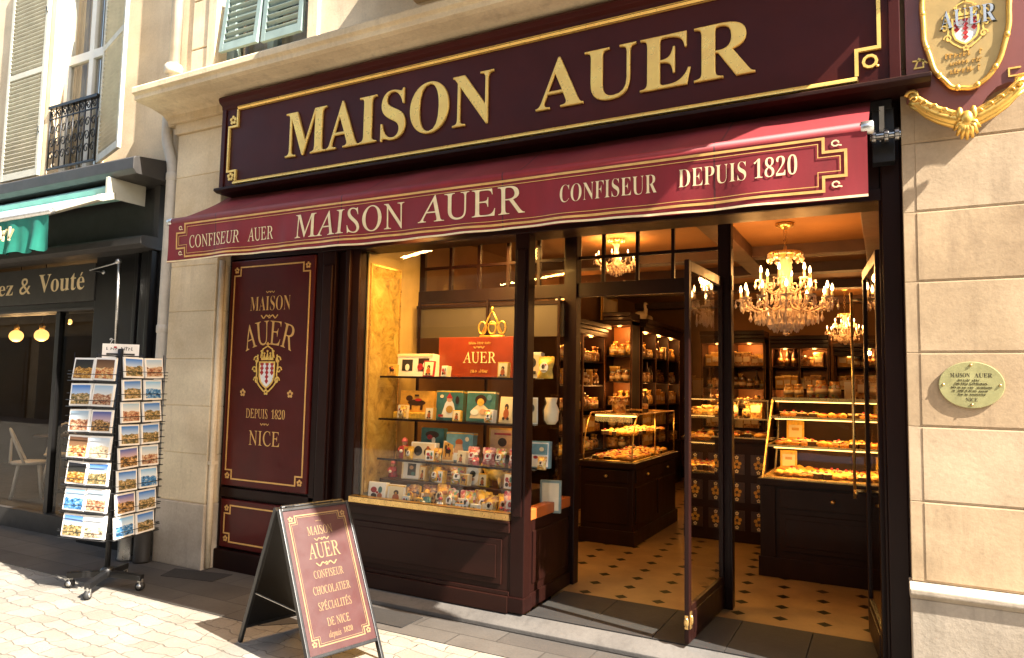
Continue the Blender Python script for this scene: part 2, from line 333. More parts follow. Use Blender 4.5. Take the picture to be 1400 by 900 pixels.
        for i, c in enumerate(txt):
            if c in ACC:
                w1 = max([p[0] for p in _glyphs(base[:i] + base[i], style, ex, bev)[0]]); w0 = max([p[0] for p in _glyphs(base[:i], style, ex, bev)[0]]) if i else 0
                mx = x0 + ((w0 + w1) / 2 - xa) * kx; hh = max(p[1] for p in _glyphs(base[i], style, ex, bev)[0]) * kz + z0; e = (z1 - z0)
                s.add([(mx - .05 * e, y - depth, hh + .05 * e), (mx + .05 * e, y - depth, hh + .05 * e), (mx + .2 * e, y - depth, hh + .24 * e), (mx + .06 * e, y - depth, hh + .24 * e)], [(0, 1, 2, 3)], mat)
        return s
    def border(s, x0, x1, z0, z1, nx, nz, w, y0, y1, mat):
        return s.stroke([(x0 + nx, z0), (x1 - nx, z0), (x1 - nx, z0 + nz), (x1, z0 + nz), (x1, z1 - nz), (x1 - nx, z1 - nz), (x1 - nx, z1), (x0 + nx, z1), (x0 + nx, z1 - nz), (x0, z1 - nz), (x0, z0 + nz), (x0 + nx, z0 + nz)], w, y0, y1, mat)
    def rosette(s, x, z, r, y0, y1, mat):
        for k in range(5):
            a = 1.57 + k * 1.2566; cx_, cz = x + r * .62 * math.cos(a), z + r * .62 * math.sin(a)
            s.prism([(cx_ + r * .36 * math.cos(q * .785), cz + r * .36 * math.sin(q * .785)) for q in range(8)], y0, y1, mat)
        return s
    def flourish(s, x, z, w, y0, y1, mat):
        for d in (-1, 1): s.stroke([(x + d * w * (.1 + .4 * k / 7), z + w * .07 * math.sin(k * 1.1)) for k in range(8)], w * .05, y0, y1, mat, False)
        return s.rosette(x, z, w * .09, y0, y1, mat)
    def scribble(s, x0, x1, z, h, y0, y1, mat, rnd):      # worn-off small print
        x = x0
        while x < x1:
            w = h * rnd.uniform(.3, .6); k = rnd.random()
            if k < .84:
                s.stroke([(x, z), (x + w * .1, z + h * rnd.uniform(.6, 1))], h * .16, y0, y1, mat, False)
                s.stroke([(x, z + h * rnd.uniform(.05, .9)), (x + w * .8, z + h * rnd.uniform(.05, .9))], h * .13, y0, y1, mat, False)
            x += w * 1.25
        return s
    def xf(s, fn, start=0):
        s.v[start:] = [tuple(fn(Vector(p))) for p in s.v[start:]]; return s
    def mesh(s, name, bevel=0):
        me = bpy.data.meshes.new(name); me.from_pydata(s.v, [], s.f)
        for mname in s.mats: me.materials.append(MT[mname])
        me.polygons.foreach_set('material_index', s.mi); me.polygons.foreach_set('use_smooth', s.sm); me.update()
        if bevel:
            bm = bmesh.new(); bm.from_mesh(me); bmesh.ops.recalc_face_normals(bm, faces=bm.faces)
            es = [e for e in bm.edges if len(e.link_faces) == 2 and e.calc_face_angle(0) > .6]
            bmesh.ops.bevel(bm, geom=es, offset=bevel, segments=2, profile=.6, affect='EDGES', clamp_overlap=True); bm.to_mesh(me); bm.free()
        return me
WL = {}
def setp(o, label=None, cat=None, group=None, kind=None):
    for k, v in (('label', label), ('category', cat), ('group', group), ('kind', kind)):
        if v: o[k] = v
    return o
def thing(name, label, cat, loc=(0, 0, 0), rz=0, group=None):
    o = bpy.data.objects.new(name, None); C.objects.link(o); o.empty_display_size = .05; o.location = loc; o.rotation_euler = (0, 0, rz)
    WL[o.name] = Vector(loc); return setp(o, label, cat, group)
def obj(name, mb, parent=None, bevel=0, local=False, loc=None):
    cu = getattr(mb, 'cuts', [])
    if name == 'lettering' and parent is not None and len(cu) > 1:          # one piece per line of lettering
        cu = [(0, 0)] + cu[1:] + [(len(mb.v), len(mb.f))]
        for (a, c), (e, g) in zip(cu, cu[1:]):
            q = MB(); q.mats = list(mb.mats); q.v = mb.v[a:e]; q.f = [tuple(i - a for i in f) for f in mb.f[c:g]]; q.mi = mb.mi[c:g]; q.sm = mb.sm[c:g]; r = obj(name, q, parent, bevel, local, loc)
        return r
    o = bpy.data.objects.new(name, mb.mesh(name, bevel)); C.objects.link(o)
    if parent is not None: o.parent = parent
    if loc: o.location = loc
    elif parent is not None and not local: o.location = -WL.get(parent.name, Vector((0, 0, 0)))
    WL[o.name] = Vector((0, 0, 0)); return o
def struct(name, mb, bevel=0): return setp(obj(name, mb, None, bevel), kind='structure')
def copy_tree(o, parent=None):
    c = o.copy(); C.objects.link(c)
    if parent is not None: c.parent = parent
    for ch in list(o.children): copy_tree(ch, c)
    return c
def light(kind, loc, energy, col=(1, .62, .28), size=.08, to=None, spot=None, parent=None, shape=None):
    l = bpy.data.lights.new('lamp_light', kind); l.energy = energy; l.color = col
    if kind == 'AREA': l.size = size[0]; l.shape = 'RECTANGLE'; l.size_y = size[1]
    else: l.shadow_soft_size = size
    if spot: l.spot_size = R_(spot); l.spot_blend = .6
    o = bpy.data.objects.new('lamp_light', l); C.objects.link(o); o.location = loc
    if to: o.rotation_euler = (Vector(to) - Vector(loc)).to_track_quat('-Z', 'Y').to_euler()
    return o
PR = {}
def put(key, name, maker, loc, rz=0, sc=1, label=None, cat=None, group=None, tilt=0):
    if key not in PR: o = obj(name, maker()); PR[key] = o
    else: o = PR[key].copy(); C.objects.link(o)
    o.location = loc; o.rotation_euler = (tilt, 0, rz); o.scale = (sc, sc, sc) if isinstance(sc, (int, float)) else sc
    for k in ('label', 'category', 'group'):
        if k in o: del o[k]
    return setp(o, label, cat, group)
def rr(a, b): return random.uniform(a, b)
# ---------------------------------------------------------------- ground
mb = MB(); mb.add([(-60, -60, 0), (60, -60, 0), (60, -.5, 0), (-1.1, -.5, 0), (-1.5, -.86, 0), (-60, -.86, 0)], [(0, 1, 2, 3, 4, 5)], 'setts'); struct('street', mb)  # edge jogs along the sun line, putting lit and shaded ground into colour
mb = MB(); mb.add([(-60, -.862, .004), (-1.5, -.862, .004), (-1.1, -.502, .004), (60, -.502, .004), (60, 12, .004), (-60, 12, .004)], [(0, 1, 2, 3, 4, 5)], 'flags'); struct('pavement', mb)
mb = MB(); mb.sweep([(.0, .005), (-.115, .005), (-.115, .035), (-.1, .045), (.0, .094)], -1.75, 2.33, 'step_stone'); struct('doorstep', mb, .006)
mb = MB()
for i in range(5): mb.box(.06 + i * .436, .06 + i * .436 + .432, .002, .64, .06, .1 + .0006 * (i % 2), 'dark_granite')
struct('threshold', mb, .002)
mb = MB(); mb.box(-1.55, 2.6, .642, 8.0, .02, .1, 'tile_floor'); struct('shop_floor', mb)
mb = MB(); mb.add([(0, 0, 0), (.5, .1, 0), (.47, .33, 0), (-.1, .21, 0)], [(0, 1, 2, 3)], 'dark_granite')
mb.xf(lambda p: p + Vector((-3.12, -.43, .008))); mb.v += [(x, y, .002) for x, y, z in mb.v[:4]]; mb.f += [(0, 4, 5, 1), (1, 5, 6, 2), (2, 6, 7, 3), (3, 7, 4, 0)]; mb.mi += [0] * 4; mb.sm += [False] * 4
setp(obj('ground_slab', mb), 'square black stone slab set in the paving by the cream pilaster', 'paving slab')
mb = MB(); mb.box(-1.18, -.66, -.42, -.17, .003, .011, 'dark_granite'); setp(obj('ground_slab', mb), 'dark stone slab in the paving beside the sandwich board', 'paving slab')

# ---------------------------------------------------------------- the stone building
B = thing('stone_building', 'cream limestone building with ledge and pilasters around the confectioner shopfront', 'building')
def wall_with_hole(mb, x0, x1, z0, z1, hx0, hx1, hz0, hz1, y0, y1, mat):
    mb.box(x0, hx0, y0, y1, z0, z1, mat); mb.box(hx1, x1, y0, y1, z0, z1, mat); mb.box(hx0, hx1, y0, y1, z0, hz0, mat); mb.box(hx0, hx1, y0, y1, hz1, z1, mat)
mb = MB(); wall_with_hole(mb, -3.66, 6, 3.3, 9, -3.3, -2.14, 4.55, 6.7, 0, .4, 'limestone_pale')
for k, z in enumerate((4.33, 4.82, 5.31, 5.8, 6.29)): mb.box(-3.655, -3.42 + .0 * (k % 2), -.02, .01, z, z + .475, 'limestone_pale')
mb.box(-3.42, -3.303, -.035, .01, 4.3, 6.9, 'limestone_pale'); mb.box(-2.137, -2.02, -.035, .01, 4.3, 6.9, 'limestone_pale')
obj('wall', mb, B, .006)
mb = MB()                                                 # ledge above the fascia, running in from the left edge of the building
mb.sweep([(.0, 4.29), (-.52, 4.275), (-.53, 4.26), (-.53, 4.215), (-.5, 4.2), (-.5, 4.16), (-.46, 4.15), (-.34, 4.145), (-.22, 4.12), (-.16, 4.08), (-.14, 4.03), (.0, 4.03)], -3.76, 2.72, 'limestone_warm_lit')
obj('ledge', mb, B, .004)
mb = MB()
for z0, z1 in ((.56, .98), (.98, 1.4), (1.4, 1.82), (1.82, 2.25), (2.25, 2.67), (2.67, 3.09), (3.09, 3.51), (3.51, 3.93)): mb.box(-3.62, -3.0, -.13, .02, z0 + .003, z1 - .003, 'limestone_warm_lit')
mb.box(-3.615, -3.005, -.124, .02, .5, 3.95, 'limestone_warm_lit'); mb.box(-3.64, -2.985, -.155, .02, 3.93, 4.03, 'limestone_warm_lit'); mb.box(-3.68, -2.96, -.19, .02, 4.03, 4.12, 'limestone_warm_lit')
pl = obj('pilaster', mb, B, .006)
mb = MB(); mb.box(-3.635, -2.985, -.15, .02, 0, .555, 'limestone_grey'); obj('plinth', mb, pl, .01)
mb = MB()                                                 # pilaster beside the entrance, panelled blocks
for k_, (z0, z1) in enumerate(((.68, 1.085), (1.085, 1.47), (1.47, 1.855), (1.855, 2.23), (2.23, 2.605), (2.605, 2.98), (2.98, 3.4), (3.4, 3.8), (3.8, 4.3))):
    lm = ('limestone', 'limestone_c', 'limestone_b', 'limestone', 'limestone_b', 'limestone_c', 'limestone', 'limestone_b', 'limestone_c')[k_]
    mb.box(2.342, 3.6, -.122, .3, z0 + .001, z1 - .001, lm); mb.box(2.405, 3.6, -.1245, -.11, z0 + .009, z1 - .006, lm)
mb.box(2.346, 3.6, -.117, .3, .6, 4.3, 'limestone_grey')
pr = obj('pilaster', mb, B, .0025)
mb = MB(); mb.box(2.335, 3.6, -.165, .3, 0, .6, 'limestone_grey'); mb.sweep([(.3, .675), (-.13, .675), (-.15, .668), (-.185, .65), (-.185, .625), (-.165, .6), (.3, .6)], 2.33, 3.6, 'limestone_grey'); obj('plinth', mb, pr, .006)
mb = MB(); mb.box(-1.2, 3.5, -1.9, .0, 5.0, 5.14, 'limestone'); mb.box(-1.24, 3.54, -1.94, 0, 5.14, 5.2, 'limestone')  # unseen balcony with brackets and railing, added to shade the pavement
for x in (-1.0, 1.1, 3.2): mb.sweep([(0, 4.65), (0, 5.0), (-1.2, 5.0), (-1.1, 4.92), (-.5, 4.85), (-.15, 4.8), (-.08, 4.65)], x, x + .18, 'limestone')
shade_bal = obj('shade_balcony', mb, B, .006)
mb = MB()
for x0 in [-1.15 + i * .26 for i in range(18)]: mb.tube([(x0, -1.86, 5.2), (x0, -1.86, 6.05)], .009, 'black_metal', 6)
mb.bar((-1.2, -1.86, 6.07), (3.5, -1.86, 6.07), .05, .03, 'black_metal'); obj('added_railing', mb, shade_bal)
# upstairs window with propped blue-grey louvres
w = MB(); w.box(-3.3, -3.2, .1, .2, 4.55, 6.7, 'shutter_blue'); w.box(-2.24, -2.14, .1, .2, 4.55, 6.7, 'shutter_blue'); w.box(-2.76, -2.68, .1, .2, 4.55, 6.7, 'shutter_blue'); w.box(-3.3, -2.14, .1, .2, 4.55, 4.66, 'shutter_blue'); w.box(-3.3, -2.14, .11, .19, 5.1, 5.18, 'shutter_blue')
wi = obj('window', w, B, .004)
mb = MB(); mb.box(-3.25, -2.2, .14, .15, 4.6, 6.6, 'cafe_glass'); obj('pane', mb, wi)
mb = MB(); mb.box(-3.28, -2.16, .3, .32, 4.56, 6.6, 'curtain'); obj('curtain', mb, wi)
def louvre(w, h, n, mat, ang=.6, fr=.05, th=.035):
    mb = MB()
    for x0, x1 in ((0, fr), (w - fr, w)): mb.box(x0, x1, 0, th, 0, h, mat)
    rails = [(0, fr * 1.6), (h - fr * 1.3, h)] + ([(h * .48, h * .48 + fr * 1.3)] if h > 1.2 else [])
    for a, c in rails: mb.box(fr, w - fr, 0.001, th - .001, a, c, mat)
    z = fr * 1.6 + .01
    while z < h - fr * 1.4:
        if not any(a - .03 < z < c for a, c in rails):
            k = len(mb.v); mb.box(fr - .005, w - fr + .005, -.02, .02, -.004, .004, mat)
            mb.xf(lambda p, z=z: Vector((p.x, th / 2 + p.y * math.cos(ang) - p.z * math.sin(ang), z + .012 + p.y * math.sin(ang) + p.z * math.cos(ang))), k)
        z += h / n
    return mb
for x, tl in ((-3.22, .1), (-2.7, .06)):
    mb = louvre(.49, .6, 9, 'shutter_blue', -.7); c, s = math.cos(tl), math.sin(tl)
    mb.xf(lambda p: Vector((x + p.x, -.0 - .6 * s + (p.z * s) + p.y * c, 4.69 + p.z * c))); obj('louvre_flap', mb, wi, .002)

# ---------------------------------------------------------------- neighbouring plaster building
NB = thing('plaster_building', 'warm plaster building with louvred shutters above the dark cafe front', 'building')
mb = MB(); wall_with_hole(mb, -16, -3.66, 3.6, 9, -6.02, -5.06, 3.78, 6.6, .0, .4, 'plaster'); mb.box(-6.12, -6.024, -.015, .01, 3.8, 6.7, 'plaster'); mb.box(-5.056, -4.98, -.015, .01, 3.8, 6.7, 'plaster'); obj('wall', mb, NB)
mb = MB(); mb.box(-16, -8.6, .0, .4, 0, 3.6, 'plaster'); obj('wall', mb, NB)
w = MB(); X0, X1 = -6.02, -5.06
for a, c in ((X0, X0 + .07), (X1 - .07, X1), (-5.57, -5.49)): w.box(a, c, .12, .19, 3.78, 6.6, 'window_white')
for a, c in ((3.78, 3.9), (5.18, 5.28), (6.5, 6.6)): w.box(X0 + .07, X1 - .07, .122, .188, a, c, 'window_white')
wi = obj('window', w, NB, .006)
mb = MB(); mb.box(X0 + .03, X1 - .03, .15, .16, 3.85, 6.55, 'cafe_glass'); obj('pane', mb, wi)
mb = MB()
for i in range(16):
    x = X0 + .02 + i * .06; mb.box(x, x + .05, .24 + .02 * (i % 2), .26 + .02 * (i % 2), 3.8, 6.55, 'curtain')
obj('curtain', mb, wi)
for k, (hx, ang, mir) in enumerate(((-6.1, 180, True), (-5.06, 18, False))):
    mb = louvre(.76, 2.5, 52, 'shutter_paint', -.6)
    mb.box(.0, .03, -.012, .0, .5, .56, 'black_metal'); mb.box(.0, .03, -.012, .0, 1.9, 1.96, 'black_metal')
    if mir: mb.xf(lambda p: Vector((hx - p.x, -.06 + p.y, 3.88 + p.z)))
    else: mb.xf(lambda p: Vector((hx + p.x * math.cos(R_(ang)) + p.y * math.sin(R_(ang)), -.035 - p.x * math.sin(R_(ang)) + p.y * math.cos(R_(ang)), 3.88 + p.z)))
    obj('shutter', mb, NB, .003)
mb = MB(); mb.bar((-5.99, -.02, 4.63), (-5.1, -.02, 4.63), .05, .03, 'black_metal'); mb.bar((-5.99, -.02, 3.93), (-5.1, -.02, 3.93), .02, .02, 'black_metal'); mb.bar((-5.99, -.02, 4.5), (-5.1, -.02, 4.5), .014, .012, 'black_metal')
for i in range(9): x = -5.98 + i * .108; mb.tube([(x, -.02, 3.93), (x, -.02, 4.62)], .008, 'black_metal', 6)
for i in range(8):
    x = -5.926 + i * .108
    for zc, r, d in ((4.08, .045, 1), (4.22, .048, -1), (4.37, .045, 1), (4.55, .038, -1)):
        mb.tube([(x + d * (r * (1 - k / 16)) * math.cos(k * .62), -.02, zc + (r * (1 - k / 16)) * 1.35 * math.sin(k * .62)) for k in range(13)], .006, 'black_metal', 5)
obj('balcony_railing', mb, NB)

# drainpipe between the two houses
D = thing('drainpipe', 'pale painted drainpipe running down between the cafe and the cream pilaster', 'drainpipe', (-3.78, -.1, 0))
mb = MB(); mb.tube([(-3.8, -.09, 9), (-3.8, -.09, 4.32)], .055, 'pipe_paint', 12); obj('upper_pipe', mb, D)
mb = MB(); mb.tube([(-3.83, -.1, 4.28), (-3.83, -.1, 4.0), (-3.82, -.1, 3.9), (-3.73, -.1, 3.68), (-3.72, -.1, 3.6), (-3.72, -.1, 3.0), (-3.735, -.1, 1.0), (-3.74, -.1, .03)], .052, 'pipe_paint', 12); obj('lower_pipe', mb, D)
mb = MB()
for x, z, r in ((-3.8, 4.62, .085), (-3.72, 3.55, .062), (-3.73, 2.1, .062), (-3.738, .9, .062)): mb.lathe([(r * .8, -.05), (r, -.03), (r, .03), (r * .8, .05)], (x, -.095, z), 'pipe_paint', 12)
obj('collar', mb, D)
mb = MB(); mb.tube([(-2.965, -.1, .02), (-2.965, -.1, .55), (-2.967, -.1, 1.4), (-2.965, -.1, 2.7)], .026, 'limestone_pale', 8); mb.box(-2.99, -2.94, -.13, -.06, .9, .93, 'limestone_pale')
setp(obj('conduit', mb), 'thin peeling conduit on the shaded side of the cream pilaster', 'conduit')

# ---------------------------------------------------------------- cafe front next door
F = thing('cafe_facade', 'black cafe shopfront with a grey name fascia and wide dark glass', 'shopfront', (-6, 0, 0))
mb = MB(); mb.sweep([(.0, 3.72), (-.45, 3.66), (-.47, 3.64), (-.47, 3.54), (-.43, 3.5), (-.1, 3.5), (.0, 3.5)], -16, -3.76, 'grey_black'); obj('cornice', mb, F, .005)
mb = MB(); mb.box(-16, -3.92, -.03, .25, 2.98, 3.5, 'grey_black'); mb.box(-3.98, -3.9, -.09, .0, 2.98, 3.5, 'grey_black'); obj('upper_board', mb, F, .004)
mb = MB(); mb.sweep([(0, 2.99), (-.24, 2.98), (-.26, 2.96), (-.26, 2.9), (-.2, 2.87), (0, 2.86)], -16, -3.9, 'grey_black'); obj('ledge', mb, F, .004)
mb = MB(); mb.box(-16, -4.9, -.06, .1, 2.42, 2.81, 'grey_sign'); fs = obj('name_fascia', mb, F, .004)
mb = MB()
mb.text('ez', -6.7, -6.4, 2.535, 2.65, -.062, 'pale_gold'); mb.text('&', -6.27, -6.05, 2.535, 2.715, -.062, 'pale_gold'); mb.text('Vouté', -5.9, -5.07, 2.545, 2.735, -.062, 'pale_gold'); obj('lettering', mb, fs)
mb = MB(); mb.box(-4.9, -3.9, -.05, .25, 0, 2.88, 'black_paint')
for a, c, y in ((-4.24, -4.19, -.075), (-4.12, -4.0, -.09), (-3.98, -3.93, -.12)): mb.box(a, c, y, -.04, .0, 2.86, 'black_paint')
mb.box(-4.9, -3.92, -.08, .0, 0, .3, 'black_paint'); obj('pier', mb, F, .006)
mb = MB(); mb.box(-16, -4.9, -.03, .25, 2.34, 2.42, 'black_paint'); mb.box(-16, -4.9, -.03, .25, 0, .2, 'grey_black'); mb.box(-16, -4.9, -.05, .2, 2.33, 2.36, 'grey_black')
for a in (-5.64, -7.1, -8.4): mb.box(a, a + .07, -.0, .09, .2, 2.34, 'black_paint')
obj('window_frame', mb, F, .004)
mb = MB(); mb.box(-8.4, -4.9, .03, .042, .2, 2.34, 'cafe_glass'); obj('pane', mb, F)
mb = MB(); mb.tube([(-4.76, -.05, 2.7), (-4.76, -.2, 2.7), (-4.32, -.2, 2.75)], .008, 'steel', 6); mb.tube([(-4.3, -.2, 2.78), (-4.27, -.2, 1.95)], .014, 'steel', 8); mb.ell((-4.76, -.06, 2.7), (.022, .015, .022), 'steel'); mb.ell((-4.31, -.2, 2.76), (.03, .03, .03), 'steel')
setp(obj('awning_crank', mb), 'thin metal crank rod hanging on the black cafe pier', 'crank rod')
mb = MB(); mb.text('21', -4.6, -4.49, 1.96, 2.03, -.053, 'white'); setp(obj('house_number', mb), 'small pale house number 21 on the black cafe pier', 'house number')
# green awning
A = thing('green_awning', 'green folding awning with a wavy lettered valance above the cafe', 'awning', (-6, -.3, 3.4))
mb = MB(); mb.sweep([(-.1, 3.46), (-.38, 3.46), (-.44, 3.42), (-.42, 3.36), (-.3, 3.36), (-.1, 3.4)], -16, -4.15, 'teal_cover'); obj('cassette', mb, A, .006)
mb = MB(); n = 60
vs_ = []
for i in range(n + 1):
    x = -16 + (11.62) * i / n
    for q in range(7): f = q / 6; vs_.append((x + .0, -.38 - .44 * f, 3.40 - .27 * f - .02 * math.sin(math.pi * f)))
mb.add(vs_, [(i * 7 + q, i * 7 + q + 1, (i + 1) * 7 + q + 1, (i + 1) * 7 + q) for i in range(n) for q in range(6)], 'teal_cover', True); obj('canopy', mb, A)
mb = MB(); mb.tube([(-16, -.83, 3.115), (-4.33, -.83, 3.115)], .03, 'silver', 12); obj('front_bar', mb, A)
mb = MB(); vs_ = []; n = 300
for i in range(n + 1):
    x = -16 + 11.64 * i / n
    for q in range(6): f = q / 5; vs_.append((x, -.84 + .028 * f * math.sin(x * 17) + .02 * f * math.sin(x * 31 + 1), 3.1 - .33 * f + .012 * f * math.sin(x * 23)))
mb.add(vs_, [(i * 6 + q, i * 6 + q + 1, (i + 1) * 6 + q + 1, (i + 1) * 6 + q) for i in range(n) for q in range(5)], 'green_fabric', True); va = obj('valance', mb, A)
mb = MB(); rn = random.Random(3); mb.scribble(-6.2, -4.75, 2.88, .15, -.9, -.888, 'pale_gold', rn); obj('lettering', mb, va)
mb = MB(); mb.bar((-4.2, -.3, 3.38), (-3.98, -.62, 3.25), .05, .06, 'shutter_paint'); mb.bar((-3.98, -.62, 3.25), (-4.5, -.8, 3.12), .05, .05, 'shutter_paint'); mb.prism([(-4.14, 3.5), (-4.1, 3.5), (-4.1, 3.3), (-4.14, 3.33)], -.48, -.1, 'shutter_paint'); obj('folding_arm', mb, A, .006)
# inside the cafe
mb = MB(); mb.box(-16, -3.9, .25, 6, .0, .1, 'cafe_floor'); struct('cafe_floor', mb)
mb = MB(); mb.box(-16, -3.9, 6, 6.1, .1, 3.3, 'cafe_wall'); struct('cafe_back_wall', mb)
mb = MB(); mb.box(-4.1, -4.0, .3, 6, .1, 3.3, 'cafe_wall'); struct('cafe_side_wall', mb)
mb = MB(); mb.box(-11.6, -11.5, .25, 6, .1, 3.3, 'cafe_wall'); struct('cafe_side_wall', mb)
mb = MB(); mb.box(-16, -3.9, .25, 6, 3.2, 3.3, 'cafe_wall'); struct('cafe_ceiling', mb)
def globe_lamp(x, y, z, label):
    L = thing('pendant_lamp', label, 'pendant lamp', (x, y, z), 0, 'globe lamps in the cafe')
    mb = MB(); mb.ell((0, 0, 0), (.088, .088, .082), 'globe', 14, 10); obj('globe', mb, L, 0, True)
    mb = MB(); mb.tube([(0, 0, .1), (0, 0, 3.2 - z)], .006, 'black_metal', 6); mb.lathe([(.03, .08), (.035, .12), (.015, .16)], (0, 0, 0), 'brass', 10); obj('cord', mb, L, 0, True)
    light('POINT', (x, y, z - .16), 5, size=.1)
globe_lamp(-8.35, 1.0, 2.18, 'glowing globe lamp in the cafe, the one farther from the drainpipe')
globe_lamp(-7.74, 1.0, 2.18, 'glowing globe lamp in the cafe, the one nearer the drainpipe')
globe_lamp(-8.3, 3.2, 2.35, 'small far globe lamp deep inside the cafe')
def cafe_chair(x, y, rz, label):
    c = thing('cafe_chair', label, 'chair', (x, y, .1), rz, 'bistro chairs in the cafe')
    mb = MB(); mb.lathe([(.19, -.02), (.2, 0), (.19, .015)], (0, 0, .45), 'white', 16); obj('seat', mb, c, 0, True)
    for a in (.8, 2.35, 3.9, 5.5):
        mb = MB(); mb.tube([(.15 * math.cos(a), .15 * math.sin(a), .44), (.23 * math.cos(a), .23 * math.sin(a), 0)], .016, 'white', 8); obj('leg', mb, c, 0, True)
    mb = MB(); mb.tube([(.19 * math.cos(a), .19 * math.sin(a) + .03 * abs(math.sin(a)), .45 + .42 * math.sin((a - .2) / 2.74 * math.pi)) for a in [.2 + k * .274 for k in range(11)]], .015, 'white', 8)
    mb.tube([(.08 * math.cos(a), .2, .45 + .3 * math.sin((a - .2) / 2.74 * math.pi)) for a in [.2 + k * .274 for k in range(11)]], .011, 'white', 8); obj('backrest', mb, c, 0, True)
cafe_chair(-7.35, .75, 2.6, 'white bistro chair just behind the cafe glass'); cafe_chair(-8.0, 1.5, .8, 'white bistro chair farther back in the cafe')
T = thing('cafe_table', 'round dark bistro table in the cafe', 'table', (-7.6, 1.25, .1))
mb = MB(); mb.lathe([(.3, .72), (.31, .735), (.3, .75)], (0, 0, 0), 'cabinet_wood', 20); obj('tabletop', mb, T, 0, True); mb = MB(); mb.lathe([(.18, 0), (.17, .03), (.03, .06), (.03, .72)], (0, 0, 0), 'black_metal', 14); obj('pedestal', mb, T, 0, True)
cafe_chair(-6.75, 1.3, 1.2, 'white bistro chair beside the mullion of the cafe glass'); cafe_chair(-6.2, 2.2, .3, 'white bistro chair at the second cafe table')
T = thing('cafe_table', 'square dark table farther back in the cafe', 'table', (-6.6, 2.3, .1))
mb = MB(); mb.box(-.35, .35, -.35, .35, .71, .75, 'cabinet_wood'); obj('tabletop', mb, T, .004, True)
for a, c in ((-.3, -.3), (.3, -.3), (-.3, .3), (.3, .3)): mb = MB(); mb.box(a - .02, a + .02, c - .02, c + .02, 0, .71, 'black_metal'); obj('leg', mb, T, 0, True)
for i, (x, y, z) in enumerate(((-7.3, 2.6, 2.3), (-6.9, 3.2, 2.45), (-9.2, 2.2, 2.5), (-8.9, 4.2, 2.2), (-6.3, 1.6, 2.25))):
    o_ = MB(); o_.ell((x, y, z), (.035, .035, .045), 'globe', 10, 7); o_.tube([(x, y, z + .04), (x, y, 3.2)], .004, 'black_metal', 5); setp(obj('small_pendant', o_), 'small amber pendant bulb deep in the cafe', 'pendant lamp', 'small bulbs in the cafe'); light('POINT', (x, y, z - .08), 2.5, (1, .55, .2), .04)
S = thing('cafe_sideboard', 'dim sideboard with crockery along the cafe back wall', 'sideboard', (-8.2, 4.5, .1))
mb = MB(); mb.box(-10, -6.5, 4.4, 5, .1, 1.0, 'cabinet_wood'); obj('cabinet', mb, S, .01); mb = MB(); mb.box(-10, -6.5, 4.7, 5, 1.5, 1.53, 'cabinet_wood'); mb.box(-10, -6.5, 4.7, 5, 1.9, 1.93, 'cabinet_wood'); obj('shelf', mb, S)
for i in range(16): x = -9.6 + i * .19; put('crock', 'cafe_jug', lambda: MB().lathe([(.04, 0), (.06, .04), (.055, .1), (.035, .14), (.04, .17)], (0, 0, 0), 'cream', 10), (x, 4.82, (1.0, 1.53, 1.93)[i % 3]), 0, rr(.8, 1.3), 'pale jug on the cafe sideboard', 'jug', 'crockery on the cafe sideboard')
light('POINT', (-8.9, 3.0, 2.2), 4, size=.2)
# ash bins at the foot of the pier
b_ = MB(); b_.lathe([(.085, .0), (.09, .015), (.085, .03), (.085, .27), (.09, .28), (.09, .3), (.07, .3), (.06, .26)], (-3.84, -.24, .004), 'steel', 20); setp(obj('ash_bin', b_), 'low stainless steel ash bin standing behind the postcard rack', 'bin')
b_ = MB(); b_.lathe([(.07, .0), (.075, .02), (.07, .04), (.07, .3), (.075, .33), (.06, .34), (.05, .3)], (-3.66, -.23, .004), 'grey_black', 20); setp(obj('ash_bin', b_), 'dark round ash bin between the steel bin and the pilaster', 'bin')
# ---------------------------------------------------------------- the confectioner's shopfront
S = thing('confectioner_shopfront', 'dark maroon wooden shopfront with display window and open glazed entrance', 'shopfront', (-.3, 0, 0))
mb = MB(); mb.box(-2.98, 2.335, .0, .25, 2.715, 3.3, 'dark_wood'); mb.box(-1.88, 2.24, -.02, .0, 2.715, 2.78, 'dark_wood'); mb.box(-1.5, 2.24, .25, .95, 2.955, 3.0, 'dark_wood'); obj('lintel', mb, S, .004)
mb = MB(); mb.box(-2.98, -1.88, .03, .2, .0, 2.715, 'dark_wood'); mb.box(-2.98, -1.86, .0, .03, .62, .7, 'dark_wood'); mb.box(-2.98, -1.86, -.03, .03, .0, .17, 'dark_wood')
mb.box(-2.98, -2.955, -.0, .03, .17, 2.715, 'dark_wood'); mb.box(-1.94, -1.88, .0, .03, .17, 2.715, 'dark_wood')
for a, c, y in ((-1.88, -1.74, .0), (-1.74, -1.6, .05), (-1.6, -1.5, .02)): mb.box(a, c, y, .2, .0, 2.715, 'dark_wood')
mb.box(-1.86, -1.76, -.018, .0, .3, 2.6, 'dark_wood'); mb.box(-1.9, -1.5, -.03, .0, .0, .2, 'dark_wood'); mb.box(-1.62, -1.58, -.01, .02, .2, 2.715, 'dark_wood')
obj('panelling', mb, S, .006)
